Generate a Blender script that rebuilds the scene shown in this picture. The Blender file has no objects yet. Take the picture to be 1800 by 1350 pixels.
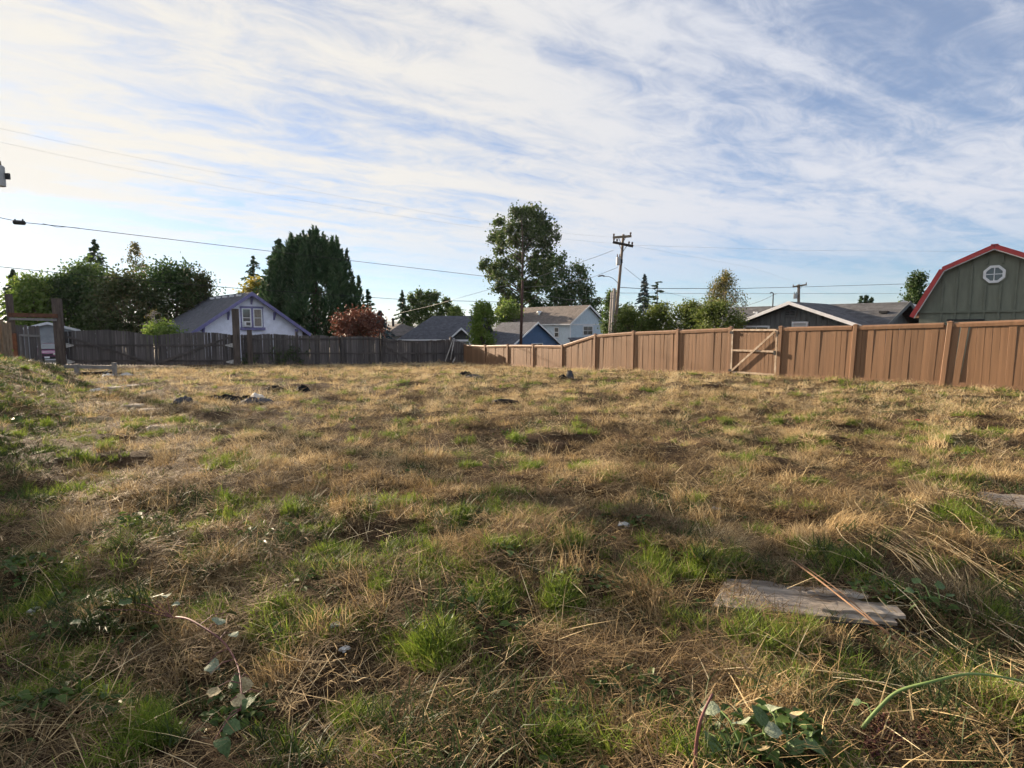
import bpy, math, random
import numpy as np
from mathutils import Vector, Matrix, Euler

# ------------------------------------------------------------------ camera, sky, sun, exposure
SC = bpy.context.scene
COL = SC.collection
R = math.radians
F = 1000.0                      # focal length in photo pixels (1800 wide)
PITCH = math.atan(97 / F)
CAMZ = 1.6
cam_d = bpy.data.cameras.new('camera')
cam_d.sensor_width = 36.0
cam_d.lens = 20.0
cam_d.clip_start = 0.05
cam_d.clip_end = 30000
cam = bpy.data.objects.new('camera', cam_d)
cam.location = (0, 0, CAMZ)
cam.rotation_euler = (R(90) - PITCH, 0, 0)
COL.objects.link(cam)
SC.camera = cam

SUN_AZ, SUN_EL = R(-47), R(13.5)    # azimuth from +Y towards +X
world = bpy.data.worlds.new('World')
SC.world = world
world.use_nodes = True


def build_world():
    nt = world.node_tree
    nt.nodes.clear()
    N, L = nt.nodes.new, nt.links.new
    out = N('ShaderNodeOutputWorld')
    sky = N('ShaderNodeTexSky')
    sky.sky_type = 'NISHITA'
    sky.sun_disc = False
    sky.sun_elevation = SUN_EL
    sky.sun_rotation = SUN_AZ % (2 * math.pi)
    sky.air_density = 0.9
    sky.dust_density = 0.15
    sky.ozone_density = 5.0
    bg = N('ShaderNodeBackground')
    bg.inputs[1].default_value = 0.05
    L(sky.outputs[0], bg.inputs[0])
    tc = N('ShaderNodeTexCoord')
    sep = N('ShaderNodeSeparateXYZ')
    L(tc.outputs['Generated'], sep.inputs[0])

    def m(op, a, b=None, c=None, clamp=False):
        n = N('ShaderNodeMath')
        n.operation = op
        n.use_clamp = clamp
        for i, v in enumerate((a, b, c)):
            if v is None:
                continue
            if isinstance(v, (int, float)):
                n.inputs[i].default_value = v
            else:
                L(v, n.inputs[i])
        return n.outputs[0]

    def mr(v, a, b, c, d, smooth=True):
        n = N('ShaderNodeMapRange')
        n.interpolation_type = 'SMOOTHSTEP' if smooth else 'LINEAR'
        L(v, n.inputs[0])
        for i, t in zip((1, 2, 3, 4), (a, b, c, d)):
            n.inputs[i].default_value = t
        return n.outputs[0]
    zz = m('MAXIMUM', sep.outputs[2], 0.0)
    den = m('ADD', zz, 0.07)
    px = m('DIVIDE', sep.outputs[0], den)
    py = m('DIVIDE', sep.outputs[1], den)
    comb = N('ShaderNodeCombineXYZ')
    L(px, comb.inputs[0]); L(py, comb.inputs[1])
    # high thin cloud sheet, streaks running towards azimuth 55 degrees
    rot = N('ShaderNodeVectorRotate')
    rot.rotation_type = 'Z_AXIS'
    rot.inputs['Angle'].default_value = R(-33)
    L(comb.outputs[0], rot.inputs[0])

    def noise(scale, sx, sy, detail, rough, dist, off):
        mp = N('ShaderNodeMapping')
        mp.inputs['Scale'].default_value = (sx, sy, 1)
        mp.inputs['Location'].default_value = off
        L(rot.outputs[0], mp.inputs[0])
        n = N('ShaderNodeTexNoise')
        n.inputs['Scale'].default_value = scale
        n.inputs['Detail'].default_value = detail
        n.inputs['Roughness'].default_value = rough
        n.inputs['Distortion'].default_value = dist
        L(mp.outputs[0], n.inputs[0])
        return n.outputs[0]
    big = noise(0.33, 0.75, 1.3, 2, 0.5, 0.3, (1.7, 4.1, 0))
    mid = noise(1.3, 0.42, 1.4, 7, 0.62, 0.7, (3.2, 0.4, 0))
    fin = noise(4.2, 0.7, 1.2, 7, 0.70, 0.9, (7.2, 2.4, 0))
    v = m('MULTIPLY_ADD', big, 0.55, m('MULTIPLY_ADD', mid, 0.80, m('MULTIPLY', fin, 0.55)))
    # more cover towards the sun side
    azs = m('MULTIPLY_ADD', sep.outputs[0], -0.05, 0.0)
    v = m('ADD', v, azs)
    cov = mr(v, 0.68, 1.06, 0.24, 0.98)
    fade = mr(sep.outputs[2], 0.02, 0.20, 0.25, 1.0)
    # the sheet is brighter and warmer where the sun stands behind it
    sun = N('ShaderNodeVectorMath'); sun.operation = 'DOT_PRODUCT'
    L(tc.outputs['Generated'], sun.inputs[0])
    sun.inputs[1].default_value = (math.sin(SUN_AZ) * math.cos(SUN_EL), math.cos(SUN_AZ) * math.cos(SUN_EL), math.sin(SUN_EL))
    near = mr(sun.outputs['Value'], 0.35, 1.0, 0.0, 1.0)
    veil = mr(sun.outputs['Value'], 0.80, 1.0, 0.0, 0.6)
    alpha = m('MAXIMUM', m('MULTIPLY', cov, fade), m('MULTIPLY', veil, m('MULTIPLY_ADD', cov, 0.35, 0.65)), clamp=True)
    mixc = N('ShaderNodeMix'); mixc.data_type = 'RGBA'
    L(near, mixc.inputs[0])
    mixc.inputs[6].default_value = (0.80, 0.83, 0.91, 1)
    mixc.inputs[7].default_value = (1.0, 0.955, 0.87, 1)
    cb = N('ShaderNodeBackground')
    L(mixc.outputs[2], cb.inputs[0])
    cb.inputs[1].default_value = 0.285
    mx = N('ShaderNodeMixShader')
    L(alpha, mx.inputs[0]); L(bg.outputs[0], mx.inputs[1]); L(cb.outputs[0], mx.inputs[2])
    L(mx.outputs[0], out.inputs[0])


build_world()
sun_d = bpy.data.lights.new('sun', 'SUN')
sun_d.energy = 5.0
sun_d.angle = R(0.6)
sun_d.color = (1.0, 0.80, 0.58)
sun_o = bpy.data.objects.new('sun', sun_d)
sdir = Vector((math.sin(SUN_AZ) * math.cos(SUN_EL), math.cos(SUN_AZ) * math.cos(SUN_EL), math.sin(SUN_EL)))
sun_o.rotation_euler = sdir.to_track_quat('Z', 'Y').to_euler()
sun_o.location = (-30, 30, 20)
COL.objects.link(sun_o)
SC.view_settings.view_transform = 'Standard'
SC.view_settings.look = 'None'
SC.view_settings.exposure = 1.7
SC.view_settings.gamma = 1.0
SC.cycles.max_bounces = 4
SC.cycles.diffuse_bounces = 2
SC.cycles.glossy_bounces = 2
SC.cycles.transmission_bounces = 3
SC.cycles.transparent_max_bounces = 4
SC.cycles.use_adaptive_sampling = True
SC.cycles.adaptive_threshold = 0.03

# ------------------------------------------------------------------ helpers
rng = np.random.default_rng(11)
random.seed(5)


def at(px, py, Y):
    """world point on the photo ray (px,py) at depth Y"""
    x, y = (px - 900) / F, (675 - py) / F
    dy = math.cos(PITCH) + y * math.sin(PITCH)
    dz = -math.sin(PITCH) + y * math.cos(PITCH)
    t = Y / dy
    return Vector((x * t, Y, CAMZ + dz * t))


_tab = np.random.default_rng(3).random((256, 256))


def vnoise(x, y):
    x = np.asarray(x, float); y = np.asarray(y, float)
    xi, yi = np.floor(x).astype(int), np.floor(y).astype(int)
    fx, fy = x - xi, y - yi
    fx, fy = fx * fx * (3 - 2 * fx), fy * fy * (3 - 2 * fy)
    g = lambda a, b: _tab[a & 255, b & 255]
    return ((g(xi, yi) * (1 - fx) + g(xi + 1, yi) * fx) * (1 - fy) + (g(xi, yi + 1) * (1 - fx) + g(xi + 1, yi + 1) * fx) * fy)


def fbm(x, y, o=3):
    s, a, t = 0, 1.0, 0
    for i in range(o):
        s = s + a * vnoise(x * 2 ** i + 17 * i, y * 2 ** i + 5 * i); t += a; a *= 0.5
    return s / t


def sstep(a, b, v):
    t = np.clip((v - a) / (b - a), 0, 1)
    return t * t * (3 - 2 * t)


def bank_d(x, y):
    """metres beyond the toe of the rough bank on the sun side"""
    return -x - 0.74 * y - .1


def gz(x, y):
    """height of the ground"""
    x = np.asarray(x, float); y = np.asarray(y, float)
    z = np.interp(y, [-50, 0, 16, 22, 28, 38, 60, 90, 200, 3000, 8000], [0.05, 0, 0.0, -.12, -.46, -.74, -1.6, -3, -6, -30, -60])
    # the raised rough bank on the sun side
    near = (1 - sstep(21, 30, y)) * sstep(4, 9, y)
    z = z + near * 0.6 * sstep(0, 3.2, bank_d(x, y))
    lot = (1 - sstep(40, 46, y)) * (1 - sstep(24, 30, np.abs(x)))
    fx = 16.3 * (0.76 - 0.0881 * (y / 16.3 - 1) / 0.1214)
    damp = sstep(.1, 2.2, np.abs(fx - x)) * sstep(.1, 2.0, np.abs(39.2 + .4218 * x - y))
    z = z - .06 * lot * (1 - damp)
    lot = lot * (.15 + .85 * damp)
    n = 0.15 * (fbm(x * 0.42 + 3, y * 0.42, 2) - 0.5) + 0.15 * (fbm(x * 1.1, y * 1.5 + 9, 2) - 0.5) + 0.11 * (vnoise(x * 3.0, y * 3.6) - 0.5)
    return z + lot * n


def gp(px, py):
    """ground point under a photo pixel"""
    Y = 10.0
    lo, hi = 0.8, 60.0
    for _ in range(50):
        mid = (lo + hi) / 2
        p = at(px, py, mid)
        if p.z > float(gz(p.x, p.y)):
            lo = mid
        else:
            hi = mid
    p = at(px, py, lo)
    return Vector((p.x, p.y, float(gz(p.x, p.y))))


# ---- materials
MATS = {}


def mat(name, col, rough=0.8, var=0.25, scale=6.0, col2=None, bump=0.0, bscale=None, stretch=(1, 1, 1), metal=0.0, spec=0.3, wave=None, per_obj=0.0):
    """procedural surface: base colour broken by two noises, optional bump, optional difference from piece to piece"""
    m = bpy.data.materials.new(name)
    m.use_nodes = True
    nt = m.node_tree
    N, L = nt.nodes.new, nt.links.new
    b = nt.nodes['Principled BSDF']
    b.inputs['Roughness'].default_value = rough
    b.inputs['Metallic'].default_value = metal
    b.inputs['Specular IOR Level'].default_value = spec
    tc = N('ShaderNodeTexCoord')
    mp = N('ShaderNodeMapping')
    mp.inputs['Scale'].default_value = stretch
    L(tc.outputs['Object'], mp.inputs[0])
    n1 = N('ShaderNodeTexNoise')
    n1.inputs['Scale'].default_value = scale
    n1.inputs['Detail'].default_value = 6
    n1.inputs['Roughness'].default_value = 0.65
    oi = N('ShaderNodeObjectInfo')
    ad = N('ShaderNodeVectorMath'); ad.operation = 'MULTIPLY_ADD'
    cx = N('ShaderNodeCombineXYZ')
    for i in range(3):
        L(oi.outputs['Random'], cx.inputs[i])
    L(cx.outputs[0], ad.inputs[0]); ad.inputs[1].default_value = (37, 19, 53); L(mp.outputs[0], ad.inputs[2])
    L(ad.outputs[0], n1.inputs[0])
    r = N('ShaderNodeValToRGB')
    c2 = col2 or tuple(max(0, c * (1 - var * 1.6)) for c in col)
    r.color_ramp.elements[0].position = 0.30
    r.color_ramp.elements[1].position = 0.68
    r.color_ramp.elements[0].color = (*c2, 1)
    r.color_ramp.elements[1].color = (*[min(1, c * (1 + var * 0.4)) for c in col], 1)
    L(n1.outputs[0], r.inputs[0])
    cur = r.outputs[0]
    if per_obj:
        h = N('ShaderNodeHueSaturation')
        mr = N('ShaderNodeMapRange')
        L(oi.outputs['Random'], mr.inputs[0])
        mr.inputs[3].default_value = 1 - per_obj; mr.inputs[4].default_value = 1 + per_obj
        L(mr.outputs[0], h.inputs['Value'])
        L(cur, h.inputs['Color'])
        cur = h.outputs[0]
    L(cur, b.inputs['Base Color'])
    if bump:
        n2 = N('ShaderNodeTexNoise')
        n2.inputs['Scale'].default_value = bscale or scale * 5
        n2.inputs['Detail'].default_value = 5
        L(ad.outputs[0], n2.inputs[0])
        bp = N('ShaderNodeBump')
        bp.inputs['Strength'].default_value = bump
        bp.inputs['Distance'].default_value = 0.02
        L(n2.outputs[0], bp.inputs['Height'])
        L(bp.outputs[0], b.inputs['Normal'])
    MATS[name] = m
    return m


def leafmat(name, cols, trans=0.35, rough=0.65, inst=0.0, patch=0.0):
    """foliage: colour from the 'var' attribute of each leaf through a ramp, partly translucent"""
    m = bpy.data.materials.new(name)
    m.use_nodes = True
    nt = m.node_tree
    N, L = nt.nodes.new, nt.links.new
    nt.nodes.clear()
    out = N('ShaderNodeOutputMaterial')
    at_ = N('ShaderNodeAttribute'); at_.attribute_name = 'var'
    r = N('ShaderNodeValToRGB')
    els = r.color_ramp.elements
    while len(els) < len(cols):
        els.new(0.5)
    for i, c in enumerate(cols):
        els[i].position = i / (len(cols) - 1)
        els[i].color = (*c, 1)
    fac = at_.outputs['Fac']
    if inst:
        oi = N('ShaderNodeObjectInfo')
        ma = N('ShaderNodeMath'); ma.operation = 'MULTIPLY_ADD'
        L(oi.outputs['Random'], ma.inputs[0]); ma.inputs[1].default_value = inst
        mb = N('ShaderNodeMath'); mb.operation = 'MULTIPLY_ADD'
        L(fac, mb.inputs[0]); mb.inputs[1].default_value = 1 - inst; L(ma.outputs[0], mb.inputs[2])
        ma.inputs[2].default_value = 0
        fac = mb.outputs[0]
    if patch:
        g = N('ShaderNodeNewGeometry')
        nz = N('ShaderNodeTexNoise'); nz.inputs['Scale'].default_value = 0.9; nz.inputs['Detail'].default_value = 3
        L(g.outputs['Position'], nz.inputs[0])
        mc = N('ShaderNodeMath'); mc.operation = 'MULTIPLY_ADD'
        L(nz.outputs[0], mc.inputs[0]); mc.inputs[1].default_value = patch; mc.inputs[2].default_value = -patch * 0.5
        md = N('ShaderNodeMath'); md.operation = 'ADD'; md.use_clamp = True
        L(fac, md.inputs[0]); L(mc.outputs[0], md.inputs[1])
        fac = md.outputs[0]
    L(fac, r.inputs[0])
    d = N('ShaderNodeBsdfPrincipled')
    d.inputs['Roughness'].default_value = rough
    d.inputs['Specular IOR Level'].default_value = 0.25
    L(r.outputs[0], d.inputs['Base Color'])
    t = N('ShaderNodeBsdfTranslucent')
    L(r.outputs[0], t.inputs[0])
    mx = N('ShaderNodeMixShader'); mx.inputs[0].default_value = trans
    L(d.outputs[0], mx.inputs[1]); L(t.outputs[0], mx.inputs[2])
    L(mx.outputs[0], out.inputs[0])
    MATS[name] = m
    return m


# ---- objects
def link(name, data, parent=None, loc=None, rot=None, scale=None):
    o = bpy.data.objects.new(name, data)
    COL.objects.link(o)
    if parent is not None:
        o.parent = parent
    if loc is not None:
        o.location = loc
    if rot is not None:
        o.rotation_euler = rot
    if scale is not None:
        o.scale = scale
    return o


def tag(o, label=None, cat=None, group=None, kind=None):
    for k, v in (('label', label), ('category', cat), ('group', group), ('kind', kind)):
        if v:
            o[k] = v
    return o


def thing(name, label, cat, loc=(0, 0, 0), rz=0.0, group=None):
    o = link(name, None, None, loc, (0, 0, rz))
    o.empty_display_size = 0.2
    return tag(o, label, cat, group)


class MB:
    def __init__(self):
        self.v, self.f = [], []

    def add(self, vs, fs):
        o = len(self.v)
        self.v += [tuple(p) for p in vs]
        self.f += [tuple(i + o for i in q) for q in fs]
        return self

    def box(self, c, s, M=None):
        hx, hy, hz = s[0] / 2, s[1] / 2, s[2] / 2
        vs = [Vector((sx * hx, sy * hy, sz * hz)) for sz in (-1, 1) for sy in (-1, 1) for sx in (-1, 1)]
        if M is not None:
            vs = [M @ p for p in vs]
        vs = [p + Vector(c) for p in vs]
        return self.add(vs, [(0, 2, 3, 1), (4, 5, 7, 6), (0, 1, 5, 4), (2, 6, 7, 3), (0, 4, 6, 2), (1, 3, 7, 5)])

    def bar(self, a, b, w, h, up=(0, 0, 1)):
        """box from a to b, w across, h in the up direction"""
        a, b = Vector(a), Vector(b)
        d = (b - a).normalized()
        u = Vector(up)
        s = d.cross(u)
        if s.length < 1e-5:
            s = d.cross(Vector((0, 1, 0)))
        s.normalize()
        u = s.cross(d)
        vs = []
        for p in (a, b):
            for i, j in ((-1, -1), (1, -1), (1, 1), (-1, 1)):
                vs.append(p + s * (i * w / 2) + u * (j * h / 2))
        return self.add(vs, [(3, 2, 1, 0), (4, 5, 6, 7), (0, 1, 5, 4), (1, 2, 6, 5), (2, 3, 7, 6), (3, 0, 4, 7)])

    def tube(self, pts, rad, n=8, cap=True):
        pts = [Vector(p) for p in pts]
        if not hasattr(rad, '__len__'):
            rad = [rad] * len(pts)
        vs, fs = [], []
        for i, p in enumerate(pts):
            d = (pts[min(i + 1, len(pts) - 1)] - pts[max(i - 1, 0)]).normalized()
            s = d.cross(Vector((0.13, 0.21, 0.97)))
            if s.length < 0.05:
                s = d.cross(Vector((1, 0, 0)))
            s.normalize()
            u = s.cross(d)
            for k in range(n):
                a = 2 * math.pi * k / n
                vs.append(p + (s * math.cos(a) + u * math.sin(a)) * rad[i])
        for i in range(len(pts) - 1):
            for k in range(n):
                fs.append((i * n + k, i * n + (k + 1) % n, (i + 1) * n + (k + 1) % n, (i + 1) * n + k))
        if cap:
            fs.append(tuple(reversed(range(n))))
            fs.append(tuple(range((len(pts) - 1) * n, len(pts) * n)))
        return self.add(vs, fs)

    def prism(self, poly, a, b):
        """poly: points in 3-D of one face, moved by vector from offset a to b"""
        n = len(poly)
        a, b = Vector(a), Vector(b)
        vs = [Vector(p) + a for p in poly] + [Vector(p) + b for p in poly]
        fs = [tuple(reversed(range(n))), tuple(range(n, 2 * n))]
        for i in range(n):
            j = (i + 1) % n
            fs.append((i, j, n + j, n + i))
        return self.add(vs, fs)

    def mesh(self, name, m=None, smooth=False):
        me = bpy.data.meshes.new(name)
        me.from_pydata(self.v, [], self.f)
        if m is not None:
            me.materials.append(MATS[m] if isinstance(m, str) else m)
        me.validate()
        import bmesh
        bm = bmesh.new(); bm.from_mesh(me)
        bmesh.ops.recalc_face_normals(bm, faces=bm.faces)
        bm.to_mesh(me); bm.free()
        if smooth:
            me.polygons.foreach_set('use_smooth', [True] * len(me.polygons))
        me.update()
        return me

    def build(self, name, m, parent=None, smooth=False, loc=None, rot=None):
        return link(name, self.mesh(name, m, smooth), parent, loc, rot)


def soup(name, V, nper, m, var=None, idx=None, smooth=False):
    """mesh from V (n, k, 3): n separate faces sets; idx = list of faces inside one set"""
    n, k = V.shape[:2]
    idx = idx or [tuple(range(k))]
    me = bpy.data.meshes.new(name)
    me.vertices.add(n * k)
    me.vertices.foreach_set('co', V.reshape(-1).astype(np.float32))
    base = (np.arange(n) * k)[:, None]
    loops = np.concatenate([base + np.array(f)[None, :] for f in idx], axis=1)
    sizes = [len(f) for f in idx]
    me.loops.add(loops.size)
    me.loops.foreach_set('vertex_index', loops.reshape(-1).astype(np.int32))
    nf = len(idx)
    me.polygons.add(n * nf)
    st = np.concatenate([[0], np.cumsum(sizes)[:-1]])
    starts = (np.arange(n)[:, None] * sum(sizes) + st[None, :]).reshape(-1)
    me.polygons.foreach_set('loop_start', starts.astype(np.int32))
    if smooth:
        me.polygons.foreach_set('use_smooth', np.ones(n * nf, bool))
    me.update(calc_edges=True)
    if var is not None:
        a = me.attributes.new('var', 'FLOAT', 'POINT')
        a.data.foreach_set('value', np.repeat(var, k).astype(np.float32))
    me.materials.append(MATS[m] if isinstance(m, str) else m)
    return me
# ------------------------------------------------------------------ materials
mat('soil', (0.13, 0.085, 0.05), 0.95, 0.5, 3.0, (0.055, 0.036, 0.022), 0.6, 40)
mat('vinyl', (0.228, 0.127, 0.068), 0.55, 0.22, 1.6, None, 0.25, 30, (6, 6, 0.25), per_obj=0.11)
mat('vinyl_post', (0.235, 0.133, 0.075), 0.5, 0.16, 2.0, None, 0.2, 30, (3, 3, 0.3), per_obj=0.06)
mat('beige_metal', (0.52, 0.43, 0.33), 0.5, 0.25, 6, (0.27, 0.17, 0.10))
mat('dark_metal', (0.03, 0.03, 0.032), 0.5, 0.3, 9)
mat('old_board', (0.125, 0.114, 0.11), 0.9, 0.45, 1.6, (0.045, 0.04, 0.04), 0.6, 22, (9, 9, 0.6), per_obj=0.32)
mat('old_rail', (0.10, 0.088, 0.082), 0.9, 0.4, 2, (0.04, 0.036, 0.034), 0.5, 25, per_obj=0.2)
mat('tie_post', (0.12, 0.095, 0.08), 0.9, 0.45, 2.2, (0.04, 0.032, 0.028), 0.6, 20, (6, 6, 0.7))
mat('rusty_beam', (0.15, 0.07, 0.04), 0.85, 0.4, 5, (0.07, 0.035, 0.024), 0.3, 30)
mat('grey_rail', (0.22, 0.213, 0.205), 0.85, 0.3, 4, (0.15, 0.145, 0.14), 0.4, 30)
mat('white_peel', (0.62, 0.61, 0.58), 0.8, 0.4, 9, (0.2, 0.18, 0.16), 0.3, 30)
mat('log_bark', (0.30, 0.225, 0.15), 0.9, 0.4, 3, (0.12, 0.085, 0.055), 0.6, 20, (5, 5, 0.6), per_obj=0.2)
mat('shingle_grey', (0.14, 0.125, 0.118), 0.92, 0.3, 2.2, (0.085, 0.075, 0.07), 0.5, 30)
mat('shingle_tan', (0.17, 0.145, 0.13), 0.92, 0.3, 2.2, (0.105, 0.092, 0.085), 0.5, 30)
mat('shingle_dark', (0.10, 0.10, 0.105), 0.92, 0.45, 2.4, (0.05, 0.051, 0.056), 0.5, 30)
mat('shingle_blue', (0.10, 0.105, 0.125), 0.92, 0.3, 2.4, (0.06, 0.064, 0.078), 0.5, 30)
mat('lilac_siding', (0.80, 0.82, 0.93), 0.7, 0.1, 2)
mat('purple_trim', (0.19, 0.18, 0.35), 0.6, 0.2, 3)
mat('white_trim', (0.76, 0.77, 0.78), 0.55, 0.1, 4)
mat('sky_siding', (0.54, 0.63, 0.69), 0.7, 0.1, 2)
mat('blue_siding', (0.07, 0.135, 0.25), 0.65, 0.15, 2)
mat('grey_siding', (0.34, 0.36, 0.38), 0.7, 0.15, 2)
mat('pale_wall', (0.55, 0.55, 0.54), 0.8, 0.12, 2)
mat('charcoal_siding', (0.14, 0.148, 0.145), 0.75, 0.25, 2, None, 0.2, 12, (3, 3, 0.5))
mat('olive_panel', (0.19, 0.205, 0.16), 0.75, 0.14, 2, None, 0.2, 20, (3, 3, 0.6))
mat('olive_trim', (0.165, 0.18, 0.14), 0.7, 0.15, 3)
mat('green_siding', (0.17, 0.20, 0.165), 0.75, 0.15, 2)
mat('red_metal', (0.32, 0.03, 0.032), 0.4, 0.15, 3, spec=0.5)
mat('pole_wood', (0.21, 0.165, 0.125), 0.9, 0.35, 2, (0.10, 0.075, 0.058), 0.5, 20, (5, 5, 0.4))
mat('pole_wood_grey', (0.34, 0.31, 0.28), 0.9, 0.3, 2, (0.19, 0.17, 0.15), 0.5, 20, (5, 5, 0.4))
mat('pole_brown', (0.085, 0.045, 0.035), 0.75, 0.3, 2)
mat('crossarm_wood', (0.23, 0.185, 0.13), 0.9, 0.3, 4)
mat('crossarm_dark', (0.05, 0.042, 0.036), 0.9, 0.3, 4)
mat('transformer_grey', (0.42, 0.43, 0.43), 0.45, 0.15, 5)
mat('wire_black', (0.022, 0.022, 0.024), 0.6, 0.2, 5)
mat('wire_grey', (0.16, 0.16, 0.16), 0.5, 0.2, 5)
mat('insulator', (0.12, 0.08, 0.06), 0.3, 0.2, 5)
mat('bark', (0.11, 0.085, 0.065), 0.95, 0.4, 3, (0.05, 0.038, 0.03), 0.5, 12, (3, 3, 0.5))
mat('pale_bark', (0.38, 0.35, 0.31), 0.9, 0.4, 3, (0.15, 0.13, 0.11), 0.5, 12)
mat('asphalt', (0.19, 0.185, 0.18), 0.95, 0.2, 8)
mat('car_paint', (0.20, 0.055, 0.13), 0.25, 0.1, 2, spec=0.6)
mat('tyre', (0.02, 0.02, 0.02), 0.9, 0.2, 6)
mat('chrome', (0.65, 0.66, 0.68), 0.2, 0.1, 4, metal=0.9)
mat('plywood', (0.31, 0.27, 0.225), 0.9, 0.55, 4.0, (0.12, 0.098, 0.08), 0.7, 34, (0.6, 4, 2))
mat('board_pale', (0.42, 0.40, 0.37), 0.9, 0.4, 3, (0.2, 0.18, 0.16), 0.5, 30)
mat('black_plastic', (0.010, 0.010, 0.012), 0.7, 0.3, 5, spec=0.1)
mat('grey_plastic', (0.075, 0.08, 0.095), 0.7, 0.6, 9, (0.012, 0.012, 0.014), spec=0.15)
mat('pale_stone', (0.40, 0.35, 0.29), 0.9, 0.4, 9, (0.2, 0.165, 0.125), 0.6, 25, per_obj=0.15)
mat('paper', (0.5, 0.5, 0.48), 0.8, 0.12, 5)
mat('charred_wood', (0.028, 0.024, 0.022), 0.9, 0.4, 5, None, 0.6, 20)
mat('hill_forest', (0.035, 0.055, 0.035), 0.95, 0.4, 0.004)
mat('cane_green', (0.13, 0.20, 0.06), 0.6, 0.3, 6)
mat('cane_red', (0.20, 0.085, 0.075), 0.6, 0.35, 6)
mat('cane_brown', (0.25, 0.14, 0.075), 0.7, 0.35, 6)
mat('curtain', (0.30, 0.26, 0.22), 0.9, 0.2, 5)


def glass(name, col, rough=0.08):
    m = mat(name, col, rough, 0.1, 2, spec=0.8)
    return m


glass('pane_dark', (0.03, 0.036, 0.04))
glass('pane_mid', (0.10, 0.12, 0.12))
glass('pane_car', (0.12, 0.14, 0.16))


def roofmat(base, along):
    """shingle courses: brick pattern laid along the ridge, as bump and slight colour change"""
    nm = base + '_' + along
    if nm in MATS:
        return nm
    m = MATS[base].copy()
    nt = m.node_tree
    N, L = nt.nodes.new, nt.links.new
    b = [n for n in nt.nodes if n.type == 'BSDF_PRINCIPLED'][0]
    tc = N('ShaderNodeTexCoord'); sp = N('ShaderNodeSeparateXYZ'); L(tc.outputs['Object'], sp.inputs[0])
    cb = N('ShaderNodeCombineXYZ')
    L(sp.outputs[0 if along == 'x' else 1], cb.inputs[0])
    L(sp.outputs[2], cb.inputs[1])
    br = N('ShaderNodeTexBrick')
    br.inputs['Scale'].default_value = 1.0
    br.inputs['Brick Width'].default_value = 0.33
    br.inputs['Row Height'].default_value = 0.09
    br.inputs['Mortar Size'].default_value = 0.006
    br.inputs['Color1'].default_value = (1.12, 1.12, 1.12, 1)
    br.inputs['Color2'].default_value = (0.78, 0.78, 0.78, 1)
    br.inputs['Mortar'].default_value = (0.5, 0.5, 0.5, 1)
    L(cb.outputs[0], br.inputs[0])
    src = b.inputs['Base Color'].links[0].from_socket
    mx = N('ShaderNodeMix'); mx.data_type = 'RGBA'; mx.blend_type = 'MULTIPLY'
    mx.inputs[0].default_value = 1.0
    L(src, mx.inputs[6]); L(br.outputs[0], mx.inputs[7]); L(mx.outputs[2], b.inputs['Base Color'])
    MATS[nm] = m
    return nm


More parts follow.
